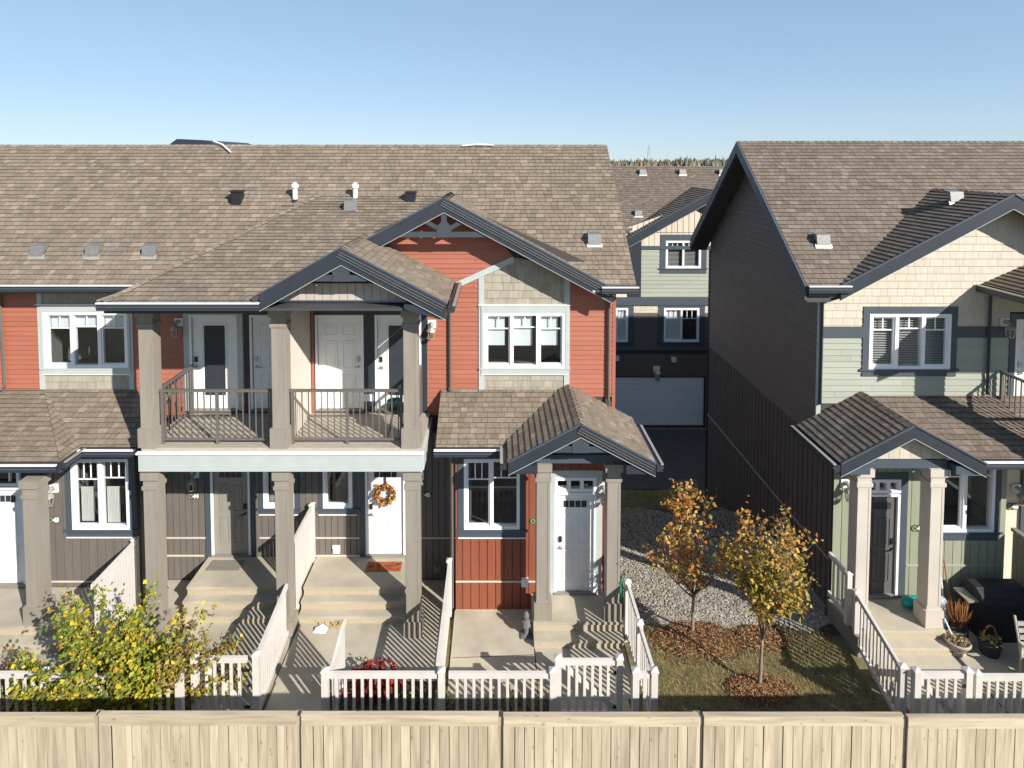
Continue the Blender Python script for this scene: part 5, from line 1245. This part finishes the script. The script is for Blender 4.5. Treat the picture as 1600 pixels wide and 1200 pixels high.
# door mats
c = gnd(600, 886, LZ); o = thing('doormat', 'orange brown coir doormat before the white wreath door', 'doormat', (c.x, c.y, LZ)); MB().box(c.x - .36, c.x + .36, c.y - .14, c.y + .14, LZ + .002, LZ + .02).build('pile', 'mat_orange', o)
for i in range(26): x = c.x + rnd.uniform(-.3, .3); y = c.y + rnd.uniform(-.1, .1); MB().box(x - .03, x + .03, y - .008, y + .008, LZ + .0205, LZ + .0225).build('printed_leaf', 'mat_dark', o)
c = gnd(352, 884, LZ); MB().box(c.x - .34, c.x + .34, c.y - .16, c.y + .16, LZ + .002, LZ + .018).build('pile', 'mat_grey', thing('doormat', 'grey doormat before the door marked 44', 'doormat', (c.x, c.y, LZ)))
c = gnd(338, 650, DK); MB().box(c.x - .30, c.x + .30, c.y - .14, c.y + .12, DK + .002, DK + .018).build('pile', 'mat_grey', thing('doormat', 'dark doormat on the left balcony before the glass door', 'doormat', (c.x, c.y, DK)))
# balcony table with a green planter
c = gnd(610, 697, DK); t = thing('side_table', 'small dark round table on the right balcony', 'table', tuple(c)); c = Vector((c.x, 11.62, DK))
MB().lathe(c, [(.27, .50), (.28, .51), (.28, .53), (.27, .54)], 24).build('tabletop', 'rail_metal', t)
for k in range(3): a = k * 2.1; MB().tube([c + Vector((.05 * math.cos(a), .05 * math.sin(a), .5)), c + Vector((.22 * math.cos(a), .22 * math.sin(a), 0))], .012, 6).build('leg', 'rail_metal', t)
t = thing('planter', 'green glazed planter bowl on the balcony table', 'planter', (c.x, c.y, DK + .54)); MB().lathe((c.x, c.y, DK + .541), [(.10, 0), (.15, .10), (.15, .13), (.13, .13), (.12, .09)], 18).build('bowl', 'green_pot', t, smooth=True)
# stone ornament beside the stoop
c = gnd(822, 995); t = thing('garden_ornament', 'small grey cast stone figure left of the porch steps', 'ornament', tuple(c)); MB().lathe(c, [(.09, .03), (.09, .06), (.05, .09), (.045, .2), (.10, .24), (.085, .32), (.05, .34), (.06, .42), (.035, .48), (.01, .50)], 9).build('figure', 'stone_grey', t); MB().box(c.x - .1, c.x + .1, c.y - .1, c.y + .1, .03, .06).build('base', 'stone_grey', t)
# white paper bag on the walk
c = gnd(500, 985, .03); mb = MB().add([(c.x - .12, c.y - .06, .03), (c.x + .12, c.y - .08, .03), (c.x + .14, c.y + .07, .03), (c.x - .1, c.y + .08, .03), (c.x - .06, c.y - .02, .11), (c.x + .07, c.y, .10), (c.x + .05, c.y + .04, .12)], [(0, 1, 5, 4), (1, 2, 6, 5), (2, 3, 4, 6), (3, 0, 4), (4, 5, 6)]); tag(mb.build('paper_bag', 'white_paint'), 'crumpled white bag on the concrete below the wreath steps', 'bag')
# ---- right porch clutter
c = gnd(1545, 965); c = Vector((9.5, 11.2, .03)); t = thing('barbecue', 'black covered barbecue grill in shade under the right window', 'barbecue', tuple(c))
mb = MB(); n = 14
prof = [(-.30, 0), (-.31, .5), (-.30, .70), (-.25, .83), (-.10, .92), (.12, .93), (.24, .85), (.28, .65), (.29, 0)]
mb.prism([(c.x - .45, c.y + y, .03 + z) for y, z in prof], (.9, 0, 0)); mb.build('cover', 'cover_black', t)
MB().box(c.x - .66, c.x - .46, c.y - .2, c.y + .18, .72, .75).build('side_shelf', 'pewter', t); MB().box(c.x - .66, c.x - .63, c.y - .2, c.y - .17, .03, .72).build('leg', 'black_metal', t)
c = gnd(1495, 1022); t = thing('planter_bowl', 'wide cream planter bowl of dried flowers at the step corner', 'planter', tuple(c)); MB().lathe((c.x, c.y, .03), [(.13, 0), (.14, .03), (.11, .05), (.17, .13), (.20, .20), (.215, .21), (.215, .25), (.18, .25), (.17, .2)], 24).build('bowl', 'pot', t, smooth=True)
mb = MB()
for i in range(170): a = rnd.uniform(0, 6.28); r_ = .17 * math.sqrt(rnd.random()); leaf(mb, Vector((c.x + r_ * math.cos(a), c.y + r_ * math.sin(a), .24 + rnd.uniform(0, .07))), .06, pick([(3, (.40, .32, .18)), (2, (.20, .10, .06)), (2, (.50, .45, .30))]), drop=-.4)
mb.build('dried_flowers', 'leafy', t); MB().tube([(c.x - .02, c.y + .08, .26), (c.x - .14, c.y + .14, .56)], .013, 6).build('garden_stick', 'white_paint', t)
c = Vector((8.62, 10.95, .03)); t = thing('grass_pot', 'pot of dry orange ornamental grass beside the porch column', 'planter', tuple(c)); MB().lathe(c, [(.12, 0), (.16, .26), (.17, .28), (.14, .28)], 18).build('pot', 'pot_dark', t); mb = MB()
for i in range(110): a = rnd.uniform(0, 6.28); r_ = rnd.random(); mb.tube([c + Vector((.06 * r_ * math.cos(a), .06 * r_ * math.sin(a), .26)), c + Vector((.17 * r_ * math.cos(a), .17 * r_ * math.sin(a), .45)), c + Vector((.24 * r_ * math.cos(a), .2 * r_ * math.sin(a), .55 + .22 * rnd.random()))], [.007, .006, .003], 3, col=pick([(3, (.42, .20, .08)), (2, (.30, .13, .05))]), caps=False)
mb.build('blades', 'leafy', t)
c = Vector((8.98, 10.66, .03)); t = thing('flower_basket', 'dark basket of yellow flowers with orange handle', 'basket', tuple(c)); MB().lathe(c, [(.14, 0), (.18, .2), (.18, .23), (.15, .23)], 16).build('basket', 'pot_dark', t)
MB().tube([c + Vector((.13 * math.cos(a), 0, .22 + .30 * math.sin(a))) for a in [math.pi * k / 12 for k in range(13)]], .016, 6).build('handle', 'wicker', t); mb = MB()
for i in range(60): a = rnd.uniform(0, 6.28); r_ = .15 * math.sqrt(rnd.random()); leaf(mb, c + Vector((r_ * math.cos(a), r_ * math.sin(a), .24 + rnd.uniform(0, .06))), .07, pick([(3, (.55, .45, .18)), (1, (.20, .24, .08))]), drop=-.4)
mb.build('flowers', 'leafy', t)
c = gnd(1430, 952, .36); mb = MB(); prof = []
t = thing('cushion_bag', 'teal bag lying on the porch against the wall', 'bag', (c.x, c.y, .36))
mb.lathe((0, 0, 0), [(.02, -.24), (.09, -.2), (.12, -.08), (.12, .08), (.09, .2), (.02, .24)], 14)
mb.v = [(c.x + z * .95 + .03 * math.sin(5 * y), c.y + y + .06, .365 + max(0, x * .9 + .10)) for x, y, z in mb.v]; mb.build('bag', 'teal', t, smooth=True)
mat('pale_blue', (.42, .50, .56), .5, .15, 12.0, .01, 15)
c = Vector((8.42, 11.2, .03)); t = thing('storage_bag', 'pale blue crumpled bag wedged behind the right porch column', 'bag', tuple(c)); mb = MB().lathe((0, 0, 0), [(.16, 0), (.19, .12), (.18, .35), (.13, .52), (.16, .62), (.10, .66)], 11)
mb.v = [(c.x + x * (1 + .12 * math.sin(9 * z + 5 * y)), c.y + y * (1 + .1 * math.sin(7 * z)), .03 + z) for x, y, z in mb.v]; mb.build('sack', 'pale_blue', t)
for k, (dx, h_) in enumerate(((.0, 1.25), (.12, 1.15))):
    x = 8.72 + dx; MB().tube([(x, 11.35, .03), (x - .03, 11.6, h_)], .014, 6).build('handle', 'wicker' if k else 'white_paint', thing('broom', ('dark' if k else 'white') + ' broom handle leaning on the green wall', 'broom', (x, 11.35, .03)))
# patio chair at the right edge
c = Vector((9.32, 9.85, .03)); t = thing('patio_chair', 'pale slatted patio chair at the right edge', 'chair', tuple(c))
for dx in (-.25, .25):
    for dy, h in ((-.25, .62), (.25, .62)): MB().box(c.x + dx - .02, c.x + dx + .02, c.y + dy - .02, c.y + dy + .02, .03, .03 + h).build('leg', 'pewter', t)
    MB().box(c.x + dx - .03, c.x + dx + .03, c.y - .30, c.y + .28, .651, .685).build('armrest', 'pewter', t)
for k in range(6): MB().box(c.x - .229, c.x + .229, c.y - .24 + k * .085, c.y - .18 + k * .085, .42, .44).build('seat_slat', 'pewter', t)
for k in range(5): MB().prism([(c.x - .24, c.y + .24 + .03 * k, .50 + .1 * k), (c.x + .24, c.y + .24 + .03 * k, .50 + .1 * k), (c.x + .24, c.y + .255 + .03 * k, .565 + .1 * k), (c.x - .24, c.y + .255 + .03 * k, .565 + .1 * k)], (0, .02, 0)).build('back_slat', 'pewter', t)
for dx in (-.25, .25): MB().bar((c.x + dx, c.y + .25, .44), (c.x + dx, c.y + .42, 1.05), .03, .03, XA).build('back_post', 'pewter', t)
# ---- far background
fw = MB()
for i in range(900):
    y = rnd.uniform(190, 420); x = rnd.uniform(.02, .52) * y; hgt = rnd.uniform(7.4, 9.9) * (1.07 if .30 < x / y < .46 else 1.0) + max(0, rnd.gauss(0, .5)); col = pick([(3, (.30, .23, .13)), (3, (.21, .20, .14)), (2, (.15, .17, .14)), (1, (.36, .22, .10))]); wd = rnd.uniform(.7, 2.0)  # tree colours lightened and dulled to paint in distance haze
    c = Vector((x, y, -1.55))
    for k in range(3):
        o_ = Vector((rnd.gauss(0, .8), rnd.gauss(0, .8), 0)); z0_ = hgt * .15; zz = [z0_, hgt * .45, hgt * .8, hgt * rnd.uniform(.95, 1.1)]; rr = [wd * .5, wd, wd * .6, .1]; vs = []
        for z, r_ in zip(zz, rr):
            for q in range(5): a = q * 1.257 + rnd.random(); vs.append(c + o_ + Vector((r_ * math.cos(a), r_ * math.sin(a), z + rnd.gauss(0, .3))))
        fw.add(vs, [(j * 5 + q, j * 5 + (q + 1) % 5, (j + 1) * 5 + (q + 1) % 5, (j + 1) * 5 + q) for j in range(3) for q in range(5)], shade(col, rnd.uniform(.8, 1.2)))
fw.build('distant_woods', 'leafy', None, 'stuff')
ty = 700; tx = atx(1014, 250, ty); t = thing('transmission_tower', 'tiny lattice transmission tower on the horizon', 'tower', (tx, ty, -1.55)); mb = MB(); H_ = 26
for s1 in (-1, 1):
    for s2 in (-1, 1): mb.tube([(tx + s1 * 2.6, ty + s2 * 2.6, -1.55), (tx + s1 * .5, ty + s2 * .5, H_)], .16, 4)
for k in range(6):
    u, v = k / 6, (k + 1) / 6; a, b = 2.6 - 2.1 * u, 2.6 - 2.1 * v
    for s1 in (-1, 1): mb.tube([(tx - s1 * a, ty - a, -1.55 + (H_ + 2.6) * u), (tx + s1 * b, ty - b, -1.55 + (H_ + 2.6) * v)], .11, 4)
mb.build('lattice', 'steel_far', t)
for z in (17, 21): MB().tube([(tx - 4, ty, z), (tx + 4, ty, z)], .15, 4).build('cross_arm', 'steel_far', t)
fx = atx(305, 220, 40); t = thing('distant_house', 'dark roof of a far house peeking over the ridge', 'house', (fx, 40, -1.55))
fz = atz(305, 217, 40); MB().prism([(fx - 1.9, 40, fz - .5), (fx - 1.2, 40, fz), (fx + .6, 40, fz - .08), (fx + 1.7, 40, fz - .5)], (0, 7, 0)).build('roof', 'slate', t); MB().box(fx - 1.7, fx + 1.5, 40.3, 46.5, -1.55, fz - .51).build('wall', 'grey_board', t)
for i, px in enumerate((1118, 1127)):
    hx, hy = atx(px, 252, 330 + i * 8), 330 + i * 8; t = thing('distant_house', ('left' if i == 0 else 'right') + ' one of two tiny white houses on the horizon', 'house', (hx, hy, -1.55)); MB().box(hx - 1.2, hx + 1.2, hy, hy + 6, -1.55, 8.2).build('wall', 'white_paint', t); MB().prism([(hx - 1.4, hy - .3, 8.2), (hx + 1.4, hy - .3, 8.2), (hx, hy - .3, 9.3)], (0, 6.6, 0)).build('roof', 'slate', t)
